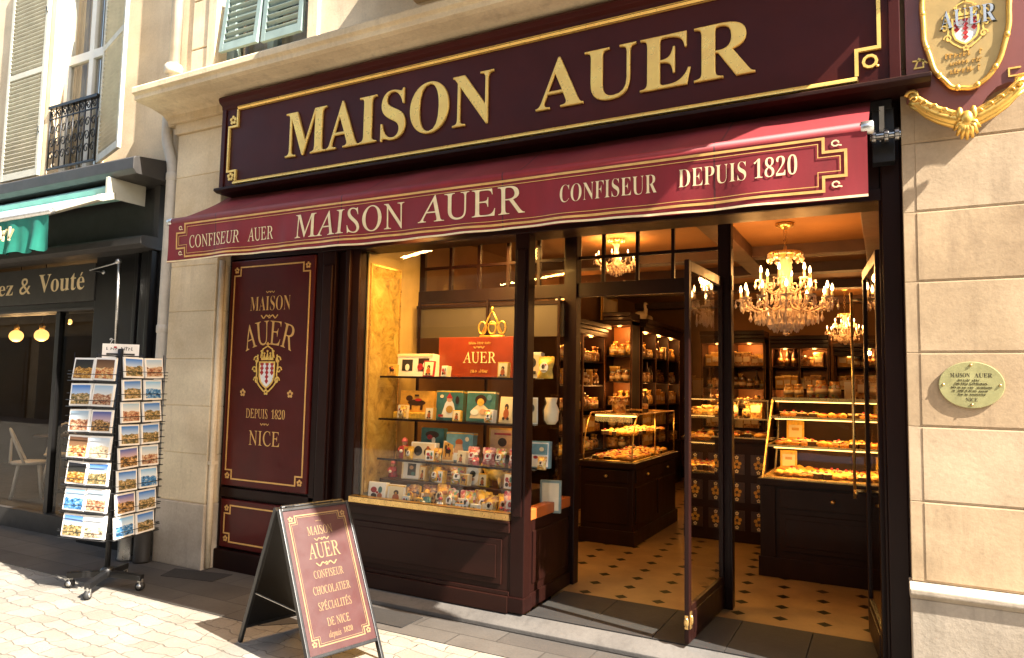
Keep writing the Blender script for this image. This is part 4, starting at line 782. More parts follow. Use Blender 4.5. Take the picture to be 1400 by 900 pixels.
def chandelier(name, label, x, y, zc, R, n1, n2, ceil, energy, drops=26):
    """zc is the height of the arm cups; R the reach of the outer ring of arms"""
    h = thing('chandelier', label, 'chandelier', (x, y, zc), 0, 'chandeliers in the shop'); s = R / .38
    mb = MB(); mb.lathe([(.02, .0), (.07, .02), (.08, .045), (.06, .05)], (0, 0, ceil - zc - .052), 'brass', 14); L_ = ceil - zc - .05; z = .5 * s; k = 0
    while z < L_:
        mb.tube([((.012 if k % 2 else 0) * math.cos(a), (0 if k % 2 else .012) * math.cos(a), z + .02 + .02 * math.sin(a)) for a in [q * .785 for q in range(8)]], .003, 'brass', 5, True); z += .032; k += 1
    obj('chain', mb, h, 0, True)
    mb = MB(); mb.lathe([(r * s, z * s) for r, z in ((.015, -.26), (.05, -.23), (.03, -.2), (.1, -.14), (.13, -.09), (.05, -.06), (.04, .0), (.07, .05), (.05, .12), (.035, .2), (.06, .3), (.045, .38), (.02, .45), (.012, .5))], (0, 0, 0), 'crystal', 14); mb.lathe([(r * s, z * s) for r, z in ((.04, .385), (.13, .4), (.15, .43), (.14, .44), (.04, .42))], (0, 0, 0), 'brass', 18); obj('stem', mb, h, 0, True)
    rn = random.Random(int(x * 100)); dm = MB()
    def drop(px, py, pz, l, r):
        r *= 1.35; dm.lathe([(r * .2, 0), (r * .5, -l * .15), (r * .25, -l * .3), (r, -l * .7), (r * .15, -l)], (px, py, pz), 'crystal', 5, False)
    for q in range(14): a = q * 2 * math.pi / 14; drop(.145 * s * math.cos(a), .145 * s * math.sin(a), .425 * s, .075 * s, .014 * s)
    for ring, (n, rad, zo, ph) in enumerate(((n1, R, 0, .13), (n2, R * .56, .17 * s, .4))):
        for i in range(n):
            a = ph + 2 * math.pi * i / n; ca, sa = math.cos(a), math.sin(a)
            am = MB(); P = [(.04 * s, .02 * s + zo * .6), (rad * .3, -.07 * s + zo), (rad * .55, -.1 * s + zo), (rad * .8, -.07 * s + zo), (rad * .96, -.02 * s + zo), (rad, .0 * s + zo)]
            am.tube([(r * ca, r * sa, z) for r, z in P], [.012 * s, .011 * s, .01 * s, .009 * s, .008 * s, .008 * s], 'arm_gilt', 6)
            am.lathe([(.012 * s, .0), (.045 * s, .012 * s), (.05 * s, .02 * s), (.014 * s, .016 * s)], (rad * ca, rad * sa, zo), 'crystal', 10); am.lathe([(.011 * s, .015 * s), (.011 * s, .085 * s)], (rad * ca, rad * sa, zo), 'cream', 8)
            ao = obj('arm', am, h, 0, True)
            bm_ = MB(); bm_.lathe([(.004 * s, .085 * s), (.012 * s, .1 * s), (.012 * s, .115 * s), (.003 * s, .15 * s)], (rad * ca, rad * sa, zo), 'bulb', 8); obj('bulb', bm_, ao, 0, True)
            for q in range(4): b2 = q * 1.57 + a; drop((rad + .0) * ca + .046 * s * math.cos(b2), rad * sa + .046 * s * math.sin(b2), zo + .012 * s, (.07 + .03 * rn.random()) * s, .011 * s)
            for r in (.35, .55, .78): drop(rad * r * ca, rad * r * sa, zo - .09 * s, (.09 + .05 * rn.random()) * s, .013 * s)
            a2 = a + 2 * math.pi / n                      # bead swag to the next arm
            for q in range(1, 7): f = q / 7; rx = rad * .97 * (1 - .1 * math.sin(f * math.pi)); aa = a + (a2 - a) * f; dm.ell((rx * math.cos(aa), rx * math.sin(aa), zo - .075 * s * math.sin(f * math.pi)), (.008 * s,) * 3, 'crystal', 5, 4)
    for q in range(drops): a = q * 2 * math.pi / drops; drop(R * .62 * math.cos(a), R * .62 * math.sin(a), -.09 * s, .12 * s, .013 * s); drop(R * .36 * math.cos(a), R * .36 * math.sin(a), -.12 * s, .13 * s, .013 * s)
    for q in range(10): a = q * .628; drop(.1 * s * math.cos(a), .1 * s * math.sin(a), -.16 * s, .12 * s, .015 * s)
    drop(0, 0, -.25 * s, .06 * s, .025 * s); obj('crystal_drops', dm, h, 0, True)
    for q in range(4): light('POINT', (x + R * .8 * math.cos(q * 1.571 + .5), y + R * .8 * math.sin(q * 1.571 + .5), zc + .2 * s), energy / 4, (1, .45, .12), .05)
chandelier('a', 'large crystal chandelier with two tiers of lit candles above the entrance', 1.5, 2.0, 2.4, .365, 12, 6, 3.08, 11)
chandelier('b', 'small crystal chandelier glowing deep in the shop behind the pastry counter', 1.76, 6.4, 2.46, .225, 8, 4, 3.08, 9, 16)
chandelier('c', 'gilt chandelier seen through the transom panes above the domed counter', -.06, 2.1, 2.87, .2, 8, 0, 3.08, 7, 12)

# ---------------------------------------------------------------- goods: one of each kind, then copies
def jar(mat, lid='brass'):
    def f(): return MB().lathe([(.035, 0), (.045, .008), (.045, .09), (.03, .105)], (0, 0, 0), mat, 12).lathe([(.033, .1), (.036, .104), (.036, .125), (.03, .13)], (0, 0, 0), lid, 12).lathe([(.0455, .03), (.0455, .07)], (0, 0, 0), 'cream', 12)
    return f
def bottle(): return MB().lathe([(.03, 0), (.034, .01), (.034, .13), (.012, .18), (.012, .22), (.014, .235)], (0, 0, 0), 'choc', 10).lathe([(.0345, .04), (.0345, .1)], (0, 0, 0), 'label_amber', 10)
def carton(mat):
    def f(): mb = MB(); mb.box(-.055, .055, -.03, .03, 0, .15, mat); mb.box(-.04, .04, -.032, -.03, .05, .11, 'cream'); mb.box(-.057, .057, -.032, .032, .15, .165, 'brass'); return mb
    return f
def tin(): return MB().lathe([(.06, 0), (.062, .01), (.062, .07), (.06, .075), (.063, .078), (.063, .1), (.05, .107)], (0, 0, 0), 'label_amber', 16)
def pouch(mat):
    def f():
        mb = MB(); pr_ = [(.03, 0), (.055, .01), (.06, .05), (.052, .09), (.018, .115), (.014, .122), (.032, .15), (.036, .165)]; mb.lathe([(a, z) for a, z in pr_], (0, 0, 0), mat, 12); mb.xf(lambda p: Vector((p.x, p.y * .62, p.z + .006 * math.sin(p.x * 90)))); k = len(mb.v); mb.lathe([(.017, .112), (.02, .118), (.017, .126)], (0, 0, 0), 'gold', 8); return mb
    return f
def bun(): return MB().ell((0, 0, .02), (.04, .034, .026), 'bun', 10, 6).ell((.004, 0, .04), (.018, .016, .008), 'yellow', 8, 4)
def tart(): return MB().lathe([(.03, 0), (.04, .02), (.038, .024), (.01, .022)], (0, 0, 0), 'bun', 12).ell((0, 0, .024), (.032, .032, .012), 'berry', 10, 5)
def cake(): mb = MB(); mb.box(-.035, .035, -.025, .025, 0, .03, 'choc'); mb.box(-.035, .035, -.025, .025, .03, .036, 'cream'); mb.ell((0, 0, .042), (.012, .012, .01), 'crimson', 8, 5); return mb
def croissant():
    mb = MB(); mb.tube([(.05 * math.cos(a), .035 * math.sin(a) - .015, .018) for a in [k * .4 for k in range(9)]], [.006, .012, .017, .021, .023, .021, .017, .012, .006], 'bun', 8); return mb
GOODS = [('jar_gold', 'sweet_jar', jar('sweets_gold'), 'jar'), ('jar_dark', 'sweet_jar', jar('sweets_dark', 'silver'), 'jar'), ('jar_mix', 'sweet_jar', jar('sweets_mixed'), 'jar'), ('carton_a', 'gift_carton', carton('label_amber'), 'carton'), ('carton_o', 'gift_carton', carton('ochre'), 'carton'), ('carton_c', 'gift_carton', carton('cream'), 'carton'), ('tin', 'sweet_tin', tin, 'tin'), ('bottle', 'syrup_bottle', bottle, 'bottle'), ('pouch_g', 'sweet_pouch', pouch('sweets_gold'), 'pouch'), ('pouch_d', 'sweet_pouch', pouch('sweets_dark'), 'pouch')]
def fill(p0, p1, z, where, seed, dens_=1.0, inward=(0, 0), second=None):
    """stands goods side by side along a shelf from p0 to p1 (x, y)"""
    if second: fill((p0[0] + second[0], p0[1] + second[1]), (p1[0] + second[0], p1[1] + second[1]), z, where, seed + 7, dens_)
    rn = random.Random(seed); d = Vector((p1[0] - p0[0], p1[1] - p0[1])); L_ = d.length; d.normalize(); s = .06; rz = math.atan2(d.y, d.x)
    while s < L_ - .04:
        key, nm, mk, cat = rn.choice(GOODS); run = rn.randint(1, 3)
        for k in range(run):
            if s > L_ - .04: break
            sc = rn.uniform(.9, 1.35); off = rn.uniform(0, .07)
            put(key, nm, mk, (p0[0] + d.x * s + inward[0] * off, p0[1] + d.y * s + inward[1] * off, z), rz + rn.uniform(-.3, .3), sc, 'small ' + cat + ' of sweets ' + where, cat, cat + ' row ' + where)
            s += .088 * sc / dens_
        s += rn.uniform(-.01, .035)

# ---------------------------------------------------------------- display cabinets
def spot(x, y, z, e=3.2, col=(1, .42, .1)): light('POINT', (x, y, z), e, col, .03)
def bookcase(label, x0, x1, y0, y1, h, zs, face, bays, zb=.1, lit=True, group='tall lit cabinets in the shop'):
    """face is '-y' or '+x': the open side"""
    t_ = thing('display_cabinet', label, 'cabinet', ((x0 + x1) / 2, (y0 + y1) / 2, zb), 0, group)
    mb = MB(); e = .03
    if face == '-y':
        mb.box(x0, x1, y1 - .02, y1, zb, h, 'shelf_back')
        for i in range(bays + 1): x = x0 + (x1 - x0 - e) * i / bays; mb.box(x, x + e, y0, y1 - .02, zb, h, 'cabinet_wood')
    else:
        mb.box(x0, x0 + .02, y0, y1, zb, h, 'shelf_back')
        for i in range(bays + 1): y = y0 + (y1 - y0 - e) * i / bays; mb.box(x0 + .02, x1, y, y + e, zb, h, 'cabinet_wood')
    obj('carcase', mb, t_, .004)
    mb = MB(); mb.box(x0 - .0, x1 + (.05 if face == '+x' else 0), y0 - (.05 if face == '-y' else 0), y1, h, h + .05, 'cabinet_wood'); mb.box(x0, x1 + (.09 if face == '+x' else 0), y0 - (.09 if face == '-y' else 0), y1, h + .05, h + .11, 'cabinet_wood'); mb.box(x0, x1 + (.03 if face == '+x' else 0), y0 - (.03 if face == '-y' else 0), y1, h - .07, h, 'cabinet_wood'); obj('cornice', mb, t_, .008)
    mb = MB(); mb.box(x0, x1 + (.02 if face == '+x' else 0), y0 - (.02 if face == '-y' else 0), y1, zb, .78, 'cabinet_wood'); obj('base_cupboard', mb, t_, .008)
    for z in zs: mb = MB(); mb.box(x0 + .02, x1 - .02, y0 + .01, y1 - .02, z - .022, z, 'cabinet_wood'); obj('shelf', mb, t_, .003)
    for i in range(bays):
        if face == '-y': lx, ly = x0 + (x1 - x0) * (i + .5) / bays, y0 + .06
        else: lx, ly = x1 - .06, y0 + (y1 - y0) * (i + .5) / bays
        mb = MB(); mb.lathe([(.024, 0), (.024, .01)], (lx, ly, h - .08), 'strip_light', 10); obj('downlight', mb, t_)
        if lit:
            spot(lx, ly, h - .13, 1.9)
            if face == '-y': spot(lx, y0 + .04, zs[1] - .08, .8)
            else: spot(x1 - .04, ly, zs[1] - .08, .8)
LZ = [2.08, 1.72, 1.39, 1.07, .8]
bookcase('long cabinet against the panelled wall nearest the display window', -1.56, -1.2, 3.3, 4.9, 2.38, [1.98, 1.66, 1.34, 1.04, .8], '+x', 2)
bookcase('tall narrow cabinet with one lit bay behind the domed counter', -1.24, -.83, 4.95, 5.3, 2.56, LZ, '-y', 1)
bookcase('tall corniced cabinet running back beside the domed counter', -1.56, -.8, 5.32, 7.4, 2.5, LZ, '+x', 3)
BZ = [1.98, 1.66, 1.36, 1.08, .82]
bookcase('lit back-wall cabinet seen just past the open door leaf', -.2, .72, 6.3, 6.7, 2.38, BZ, '-y', 2)
bookcase('lit back-wall cabinet below the big chandelier', .78, 1.56, 6.35, 6.7, 2.3, BZ, '-y', 2)
bookcase('dim back-wall cabinet below the small chandelier', 1.6, 2.4, 6.6, 6.95, 2.2, BZ, '-y', 2, lit=False)
for k, z in enumerate([1.98, 1.66, 1.34, 1.04, .8]): fill((-1.28, 3.4), (-1.28, 4.85), z, 'on shelf %s of the cabinet nearest the display window' % 'one two three four five'.split()[k], 100 + k)
for k, z in enumerate(LZ):
    w_ = 'one two three four five'.split()[k]
    fill((-1.2, 5.04), (-.87, 5.04), z, 'on shelf %s of the narrow cabinet' % w_, 200 + k, second=(0, .1)); fill((-.88, 5.42), (-.88, 7.3), z, 'on shelf %s of the corniced side cabinet' % w_, 300 + k, second=(-.11, 0))
for k, z in enumerate(BZ[:4]):
    w_ = 'one two three four'.split()[k]
    fill((-.15, 6.4), (.68, 6.4), z, 'on shelf %s of the back cabinet past the door' % w_, 400 + k, second=(0, .1)); fill((.84, 6.45), (1.5, 6.45), z, 'on shelf %s of the back cabinet under the big chandelier' % w_, 500 + k, second=(0, .09)); fill((1.65, 6.7), (2.35, 6.7), z, 'on shelf %s of the dim back cabinet' % w_, 600 + k, second=(0, .09))
# things on top of the cabinets
def goose(): mb = MB(); mb.ell((0, 0, .07), (.1, .06, .06), 'cream', 12, 8); mb.tube([(.07, 0, .09), (.1, 0, .15), (.085, 0, .21), (.1, 0, .235)], [.03, .02, .017, .022], 'cream', 8); mb.tube([(.11, 0, .235), (.15, 0, .228)], [.012, .004], 'ochre', 6); return mb
put('goose', 'goose_figurine', goose, (-.95, 5.7, 2.61), 1.2, 1.2, 'pale goose figurine on top of the corniced cabinet', 'figurine'); put('goose', 'goose_figurine', goose, (-.95, 6.1, 2.61), 2.2, 1.0, 'smaller pale goose figurine farther along the corniced cabinet', 'figurine')
mb = MB(); mb.box(-1.5, -1.48, 5.5, 6.2, 2.62, 3.02, 'gilt'); mb.box(-1.478, -1.47, 5.55, 6.15, 2.67, 2.97, 'cream'); setp(obj('framed_picture', mb), 'gilt framed picture leaning above the corniced cabinet', 'picture')
mb = MB(); mb.ell((-1.45, 3.9, 2.72), (.07, .07, .09), 'globe', 12, 8); mb.box(-1.56, -1.45, 3.88, 3.92, 2.64, 2.68, 'brass'); setp(obj('wall_lamp', mb), 'lit frosted wall lamp above the cabinet nearest the display window', 'wall lamp'); spot(-1.33, 3.9, 2.7, 3)

# ---------------------------------------------------------------- counters
T1 = thing('domed_counter', 'dark wooden counter with curved glass dome full of pastries', 'counter', (-.22, 3.1, .1))
x0, x1, y0, y1 = -.5, .05, 2.33, 3.9
mb = MB(); mb.box(x0, x1, y0, y1, .14, .84, 'cabinet_wood'); mb.box(x0 - .03, x1 + .03, y0 - .03, y1 + .03, .84, .9, 'cabinet_wood'); mb.box(x0 - .02, x1 + .02, y0 - .02, y1 + .02, .1, .24, 'cabinet_wood'); mb.box(x0 + .05, x1 - .05, y0 - .012, y0, .3, .66, 'cabinet_wood'); mb.box(x1, x1 + .012, y0 + .06, y0 + .72, .3, .66, 'cabinet_wood'); mb.box(x1, x1 + .012, y0 + .82, y1 - .06, .3, .66, 'cabinet_wood')
mb.box(x0 + .05, x1 - .05, y0 - .012, y0, .7, .82, 'cabinet_wood'); mb.box(x1, x1 + .012, y0 + .06, y1 - .06, .7, .82, 'cabinet_wood'); obj('cabinet', mb, T1, .008)
for y in (y0 + .4, y0 + 1.15): mb = MB(); mb.ell((x1 + .025, y, .76), (.014, .02, .014), 'brass'); obj('knob', mb, T1)
mb = MB(); mb.ell(((x0 + x1) / 2, y0 - .025, .76), (.02, .014, .014), 'brass'); obj('knob', mb, T1)
def dome(u): return (y0 + .02 + .24 * (1 - math.cos(u * 1.45)), .9 + .47 * math.sin(u * 1.45) / math.sin(1.45))
mb = MB(); vs_ = []
for i in range(11): y, z = dome(i / 10); vs_ += [(x0 + .02, y, z), (x1 - .02, y, z)]
mb.add(vs_, [(2 * i, 2 * i + 1, 2 * i + 3, 2 * i + 2) for i in range(10)], 'case_glass', True); mb.box(x1 - .022, x1 - .018, y0 + .24, y1, .9, 1.365, 'case_glass'); mb.box(x0 + .02, x1 - .02, y0 + .24, y1 - .0, 1.36, 1.366, 'case_glass'); obj('glass_dome', mb, T1)
mb = MB()
for x in (x0 + .02, x1 - .02): mb.tube([(x, *dome(i / 10)) for i in range(11)] + [(x, y1, 1.37)], .008, 'brass', 8)
for a in ((x0 + .02, y0 + .02, .905), (x0 + .02, y0 + .23, 1.37), (x0 + .02, y1, 1.37)): mb.tube([a, (x1 - .02, a[1], a[2])], .008, 'brass', 8)
mb.tube([(x1 - .02, y1, .9), (x1 - .02, y1, 1.37)], .008, 'brass', 8); mb.tube([(x1 - .02, y0 + .8, .9), (x1 - .02, y0 + .8, 1.37)], .007, 'brass', 8); mb.tube([(x1 - .02, y0 + .02, .905), (x1 - .02, y1, .905)], .008, 'brass', 8); mb.box(x0 + .06, x1 - .06, y0 + .2, y1 - .05, 1.14, 1.148, 'shelf_glass'); obj('brass_frame', mb, T1)
mb = MB(); mb.box(x0 + .05, x1 - .05, y0 + .26, y0 + .28, 1.335, 1.35, 'strip_light'); obj('light_strip', mb, T1)
light('AREA', (-.22, y0 + .5, 1.34), 3, (1, .52, .12), (.4, .8), to=(-.22, y0 + .5, 0)); light('AREA', (-.22, y0 + 1.2, 1.34), 2, (1, .52, .12), (.4, .6), to=(-.22, y0 + 1.2, 0))
PAS = [('bun', 'pastry_bun', bun, 'bun'), ('tart', 'fruit_tart', tart, 'tart'), ('cake', 'layer_cake', cake, 'cake'), ('croissant', 'croissant', croissant, 'croissant')]
def pastries(xa, xb, ya, yb, z, nx, ny, where, seed, sc=1.3):
    rn = random.Random(seed)
    for i in range(nx):
        for j in range(ny):
            key, nm, mk, cat = PAS[(int(i * .6 + j + seed) + (rn.random() < .25)) % 4]
            put(key, nm, mk, (xa + (xb - xa) * (i + .5) / nx + rn.uniform(-.012, .012), ya + (yb - ya) * (j + .5) / ny + rn.uniform(-.012, .012), z), rn.uniform(0, 6), sc * rn.uniform(.85, 1.15), cat + ' laid out ' + where, cat, cat + ' set ' + where)
pastries(x0 + .06, x1 - .05, y0 + .1, y1 - .1, .902, 6, 13, 'on the deck of the domed counter', 1, 1.15); pastries(x0 + .08, x1 - .08, y0 + .26, y1 - .1, 1.149, 4, 10, 'on the glass shelf of the domed counter', 2, 1.0)
put('tin', 'sweet_tin', tin, (-.3, 2.9, 1.367), 0, 1.2, 'amber sweet tin on top of the domed counter', 'tin'); put('bottle', 'syrup_bottle', bottle, (-.1, 3.2, 1.367), 0, 1, 'dark bottle on top of the domed counter', 'bottle')

T2 = thing('pastry_counter', 'large dark counter with three-tier lit pastry case by the entrance', 'counter', (1.85, 2.3, .1))
x0, x1, y0, y1 = 1.29, 2.46, 1.93, 2.7
mb = MB(); mb.box(x0, x1, y0, y1, .1, .85, 'cabinet_wood'); mb.box(x0 - .02, x1, y0 - .03, y1, .85, .9, 'cabinet_wood'); mb.box(x0 - .015, x1, y0 - .02, y1, .1, .26, 'cabinet_wood'); mb.box(x0 + .16, x1 - .05, y0 - .012, y0, .32, .62, 'cabinet_wood'); mb.box(x0 + .2, x1 - .09, y0 - .018, y0 - .012, .36, .58, 'cabinet_wood'); mb.box(x0 + .16, x1 - .05, y0 - .012, y0, .67, .83, 'cabinet_wood'); mb.box(x0, x0 + .12, y0 - .016, y0, .26, .85, 'cabinet_wood'); obj('cabinet', mb, T2, .008)
mb = MB(); mb.ell((1.85, y0 - .03, .75), (.02, .016, .016), 'brass'); obj('knob', mb, T2)
mb = MB(); g = .004
def case_y(z): return y0 + .005 + (z - .9) * .3
mb.add([(x0 + .02, case_y(.9), .9), (x1, case_y(.9), .9), (x1, case_y(1.56), 1.56), (x0 + .08, case_y(1.56), 1.56)], [(0, 1, 2, 3)], 'case_glass'); mb.add([(x0 + .02, case_y(.9), .9), (x0 + .08, case_y(1.56), 1.56), (x0 + .08, y1, 1.56), (x0 + .02, y1, .9)], [(0, 1, 2, 3)], 'case_glass'); obj('glass_front', mb, T2)
mb = MB()
for z in (.905, 1.17, 1.41, 1.565): a = x0 + .02 + (z - .9) * .09; mb.bar((a, case_y(z), z), (x1, case_y(z), z), .02, .018 if z < 1.5 else .03, 'brass'); mb.bar((a, case_y(z), z), (a, y1, z), .014, .014, 'brass')
mb.bar((x0 + .02, case_y(.9), .9), (x0 + .08, case_y(1.56), 1.56), .014, .014, 'brass'); mb.bar((x0 + .02, y1, .9), (x0 + .08, y1, 1.56), .014, .014, 'brass'); obj('brass_frame', mb, T2)
for z in (1.17, 1.41): mb = MB(); mb.box(x0 + .06, x1, case_y(z) + .012, y1 - .02, z - .004, z + .004, 'shelf_glass'); obj('glass_shelf', mb, T2)
mb = MB(); mb.box(x0 + .03, x1, case_y(.9) + .02, y1 - .02, .9, .908, 'brass'); obj('deck', mb, T2)
mb = MB(); mb.box(x0 + .06, x1, y1 - .02, y1, .9, 1.56, 'cabinet_wood'); mb.box(x0 + .07, x1, case_y(1.56) + .02, y1, 1.56, 1.575, 'brass'); obj('back', mb, T2)
mb = MB()
for z in (1.15, 1.39, 1.54): mb.box(x0 + .1, x1, case_y(z) + .025, case_y(z) + .04, z, z + .008, 'strip_light')
obj('light_strip', mb, T2)
for z, e_ in ((1.145, 3.2), (1.385, 2.2), (1.535, 1.2)): light('AREA', (1.87, case_y(z) + .1, z), e_, (1, .52, .12), (1.0, .1), to=(1.87, case_y(z) + .25, 0))
pastries(x0 + .1, x1 - .12, 2.06, 2.6, .91, 15, 5, 'on the deck of the large pastry case', 3, 1.15); pastries(x0 + .1, x1 - .12, 2.1, 2.5, 1.175, 15, 3, 'on the middle shelf of the large pastry case', 4, 1.0); pastries(x0 + .12, x1 - .12, 2.15, 2.45, 1.415, 12, 2, 'on the top shelf of the large pastry case', 5, .95)
def pcard(): mb = MB(); mb.box(-.06, .06, 0, .006, 0, .15, 'yellow'); mb.box(-.045, .045, -.001, 0, .03, .12, 'cream'); mb.box(-.025, .025, -.002, -.001, .08, .1, 'ochre'); return mb
for x, z, s_, l in ((1.5, 1.175, 1.25, 'yellow framed card standing on the middle pastry shelf'), (1.44, .91, 1.2, 'yellow framed card at the end of the pastry deck'), (2.22, .91, 1.1, 'yellow framed card on the pastry deck near the folded door'), (2.2, 1.415, .9, 'cream card standing on the top pastry shelf')): put('pcard', 'price_card', pcard, (x, 2.6, z), 0, s_, l, 'price card', None, -.15)
fill((1.4, 2.5), (2.35, 2.5), 1.576, 'on top of the large pastry case', 31, 1)

T3 = thing('middle_counter', 'patterned dark counter with small glass case behind the open door leaf', 'counter', (.8, 3.4, .1))
x0, x1, y0, y1 = .35, 1.2, 3.1, 3.6
mb = MB(); mb.box(x0, x1, y0, y1, .1, 1.1, 'cabinet_wood'); mb.box(x0 - .02, x1 + .02, y0 - .02, y1, 1.1, 1.14, 'cabinet_wood'); obj('cabinet', mb, T3, .006)
mb = MB()
for i in range(4):
    for j in range(3): cx_, cz = x0 + .12 + i * .21, .32 + j * .28; mb.prism([(cx_ - .075, cz - .1), (cx_ + .075, cz - .1), (cx_ + .075, cz + .1), (cx_ - .075, cz + .1)], y0 - .006, y0, 'choc'); mb.rosette(cx_, cz, .05, y0 - .009, y0 - .006, 'ochre'); mb.rosette(cx_, cz + .07, .02, y0 - .009, y0 - .006, 'cream'); mb.rosette(cx_, cz - .07, .02, y0 - .009, y0 - .006, 'cream')
obj('patterned_front', mb, T3)
mb = MB(); mb.box(x0 + .02, x1 - .02, y0 + .02, y0 + .024, 1.14, 1.52, 'case_glass'); mb.box(x0 + .02, x1 - .02, y0 + .02, y1, 1.52, 1.526, 'case_glass'); obj('glass_case', mb, T3)
mb = MB()
for z in (1.145, 1.34, 1.53): mb.bar((x0, y0 + .02, z), (x1, y0 + .02, z), .014, .014, 'brass')
for x in (x0 + .01, (x0 + x1) / 2, x1 - .01): mb.bar((x, y0 + .02, 1.14), (x, y0 + .02, 1.53), .012, .012, 'brass')
mb.box(x0 + .02, x1 - .02, y0 + .05, y1, 1.335, 1.343, 'shelf_glass'); obj('brass_frame', mb, T3)
pastries(x0 + .05, x1 - .05, y0 + .1, y1 - .05, 1.141, 6, 2, 'in the case of the patterned counter', 8, 1.4); fill((x0 + .05, y0 + .2), (x1 - .05, y0 + .2), 1.344, 'on the upper shelf of the patterned counter', 41, .9)
light('AREA', (.78, 3.2, 1.5), 1.2, (1, .52, .12), (.7, .08), to=(.78, 3.3, 0))
# ---------------------------------------------------------------- display window goods
GW = 'goods in the display window'
def giftbox(name, label, x, z, w, h, d, mat, y, rz=0, tilt=.0, bits=(), group=GW, cat='gift box', lid=None):
    """a carton standing on a shelf; bits are flat printed shapes in unit coordinates of its face"""
    g = thing(name, label, cat, (x, y, z), rz, group)
    mb = MB(); mb.box(-w / 2, w / 2, 0, d, 0, h, mat)
    if lid: mb.box(-w / 2 - .002, w / 2 + .002, -.002, d + .002, h - .02, h + .001, lid)
    tf_ = lambda p: Vector((p.x, p.y * math.cos(tilt) + p.z * math.sin(tilt), p.z * math.cos(tilt) - p.y * math.sin(tilt)))
    mb.xf(tf_); obj('body', mb, g, .004, True)
    if bits:
        mb = MB(); lay = 0
        for b in bits:
            lay += 1; yy = -.0012 * lay - .001; k = b[0]
            if k == 'r': _, m_, a, c, e, f = b; mb.prism([(w * a, h * e), (w * c, h * e), (w * c, h * f), (w * a, h * f)], yy, yy + .001, m_)
            elif k == 'e': _, m_, a, e, rx, rz_ = b; mb.prism([(w * a + w * rx * math.cos(q * .393), h * e + h * rz_ * math.sin(q * .393)) for q in range(16)], yy, yy + .001, m_)
            elif k == 'p': mb.prism([(w * a, h * e) for a, e in b[2]], yy, yy + .001, b[1])
        mb.xf(tf_); obj('printed_face', mb, g, 0, True)
    return g
FR = lambda m_: ('r', m_, -.44, .44, .05, .95)
fig1 = [FR('teal'), ('p', 'white', [(-.3, .08), (.3, .08), (.16, .55), (.06, .72), (-.06, .72), (-.16, .55)]), ('e', 'skin_print', 0, .7, .1, .09), ('p', 'red', [(-.12, .74), (.12, .74), (0, .93)]), ('e', 'ochre', .02, .36, .13, .13), ('e', 'cream', -.28, .8, .07, .06), ('r', 'crimson', -.38, -.2, .1, .18), ('e', 'choc', .3, .68, .07, .14)]
fig2 = [FR('teal'), ('p', 'cream', [(-.36, .1), (.36, .1), (.26, .42), (.1, .56), (-.1, .56), (-.28, .4)]), ('e', 'choc', 0, .72, .2, .17), ('e', 'yellow', 0, .64, .12, .13), ('e', 'white', -.2, .3, .14, .1), ('e', 'skin_print', .1, .32, .12, .1), ('e', 'sky_card', .3, .8, .08, .1)]
bear = [('r', 'cream', -.4, .4, .08, .92), ('e', 'choc', 0, .6, .14, .13), ('e', 'orange_wood', 0, .34, .19, .2), ('e', 'choc', -.15, .16, .09, .06), ('e', 'choc', .15, .16, .09, .06), ('e', 'ochre', 0, .57, .06, .05)]
fruit = [('r', 'white', -.42, .42, .06, .94), ('e', 'crimson', -.17, .6, .17, .15), ('e', 'choc', -.14, .3, .16, .13), ('e', 'teal', .2, .62, .11, .17), ('e', 'orange_wood', .2, .32, .14, .14), ('e', 'red', .05, .48, .07, .06)]
doll = [FR('sky_card'), ('e', 'orange_wood', 0, .66, .14, .12), ('p', 'skin_print', [(-.2, .3), (.2, .3), (.12, .6), (-.12, .6)]), ('r', 'white', -.44, .44, .05, .3), ('e', 'crimson', -.28, .26, .1, .1), ('e', 'cream', .3, .78, .07, .08), ('e', 'ochre', .1, .22, .14, .06)]
pony = [('r', 'ochre', -.42, .42, .07, .93), ('e', 'choc', .0, .5, .26, .13), ('e', 'choc', -.22, .68, .1, .12), ('r', 'choc', -.2, -.13, .2, .45), ('r', 'choc', .12, .19, .2, .45), ('e', 'red', .05, .62, .1, .06), ('r', 'choc', -.06, .06, .76, .84)]
# upper shelf
giftbox('gift_box', 'white gift box with two dark windows beside the orange-red sign', -1.22, 1.696, .36, .19, .12, 'white', .42, 0, .06, [('r', 'grey_black', -.36, -.06, .25, .75), ('r', 'choc', .1, .4, .25, .8), ('e', 'crimson', .16, .42, .08, .16), ('e', 'white', -.2, .4, .06, .15), ('r', 'cream', -.5, .5, .88, .98), ('e', 'white', .3, .5, .06, .14)])
W = thing('window_sign', 'orange-red lettered board standing on the upper glass shelf', 'sign', (-.7, .52, 1.697), 0)
mb = MB(); mb.box(-1.05, -.35, .52, .545, 1.7, 2.025, 'orange_panel'); obj('board', mb, W, .004)
mb = MB(); rn = random.Random(2); mb.text('AUER', -.81, -.5, 1.815, 1.905, .518, 'pale_gold', 'regular'); mb.scribble(-.77, -.55, 1.965, .022, .516, .519, 'gold_paint', rn); mb.flourish(-.66, 1.94, .1, .516, .519, 'gold_paint'); mb.scribble(-.73, -.58, 1.735, .028, .516, .519, 'gold_paint', rn); mb.flourish(-.95, 1.76, .08, .516, .519, 'gold_paint'); obj('lettering', mb, W)
mb = MB()
for d in (-1, 0, 1): mb.tube([(-.56 + d * .09 + .035 * math.cos(q * .45), .55, 2.1 + .05 * math.sin(q * .45)) for q in range(14)], .007, 'gilt', 6, True)
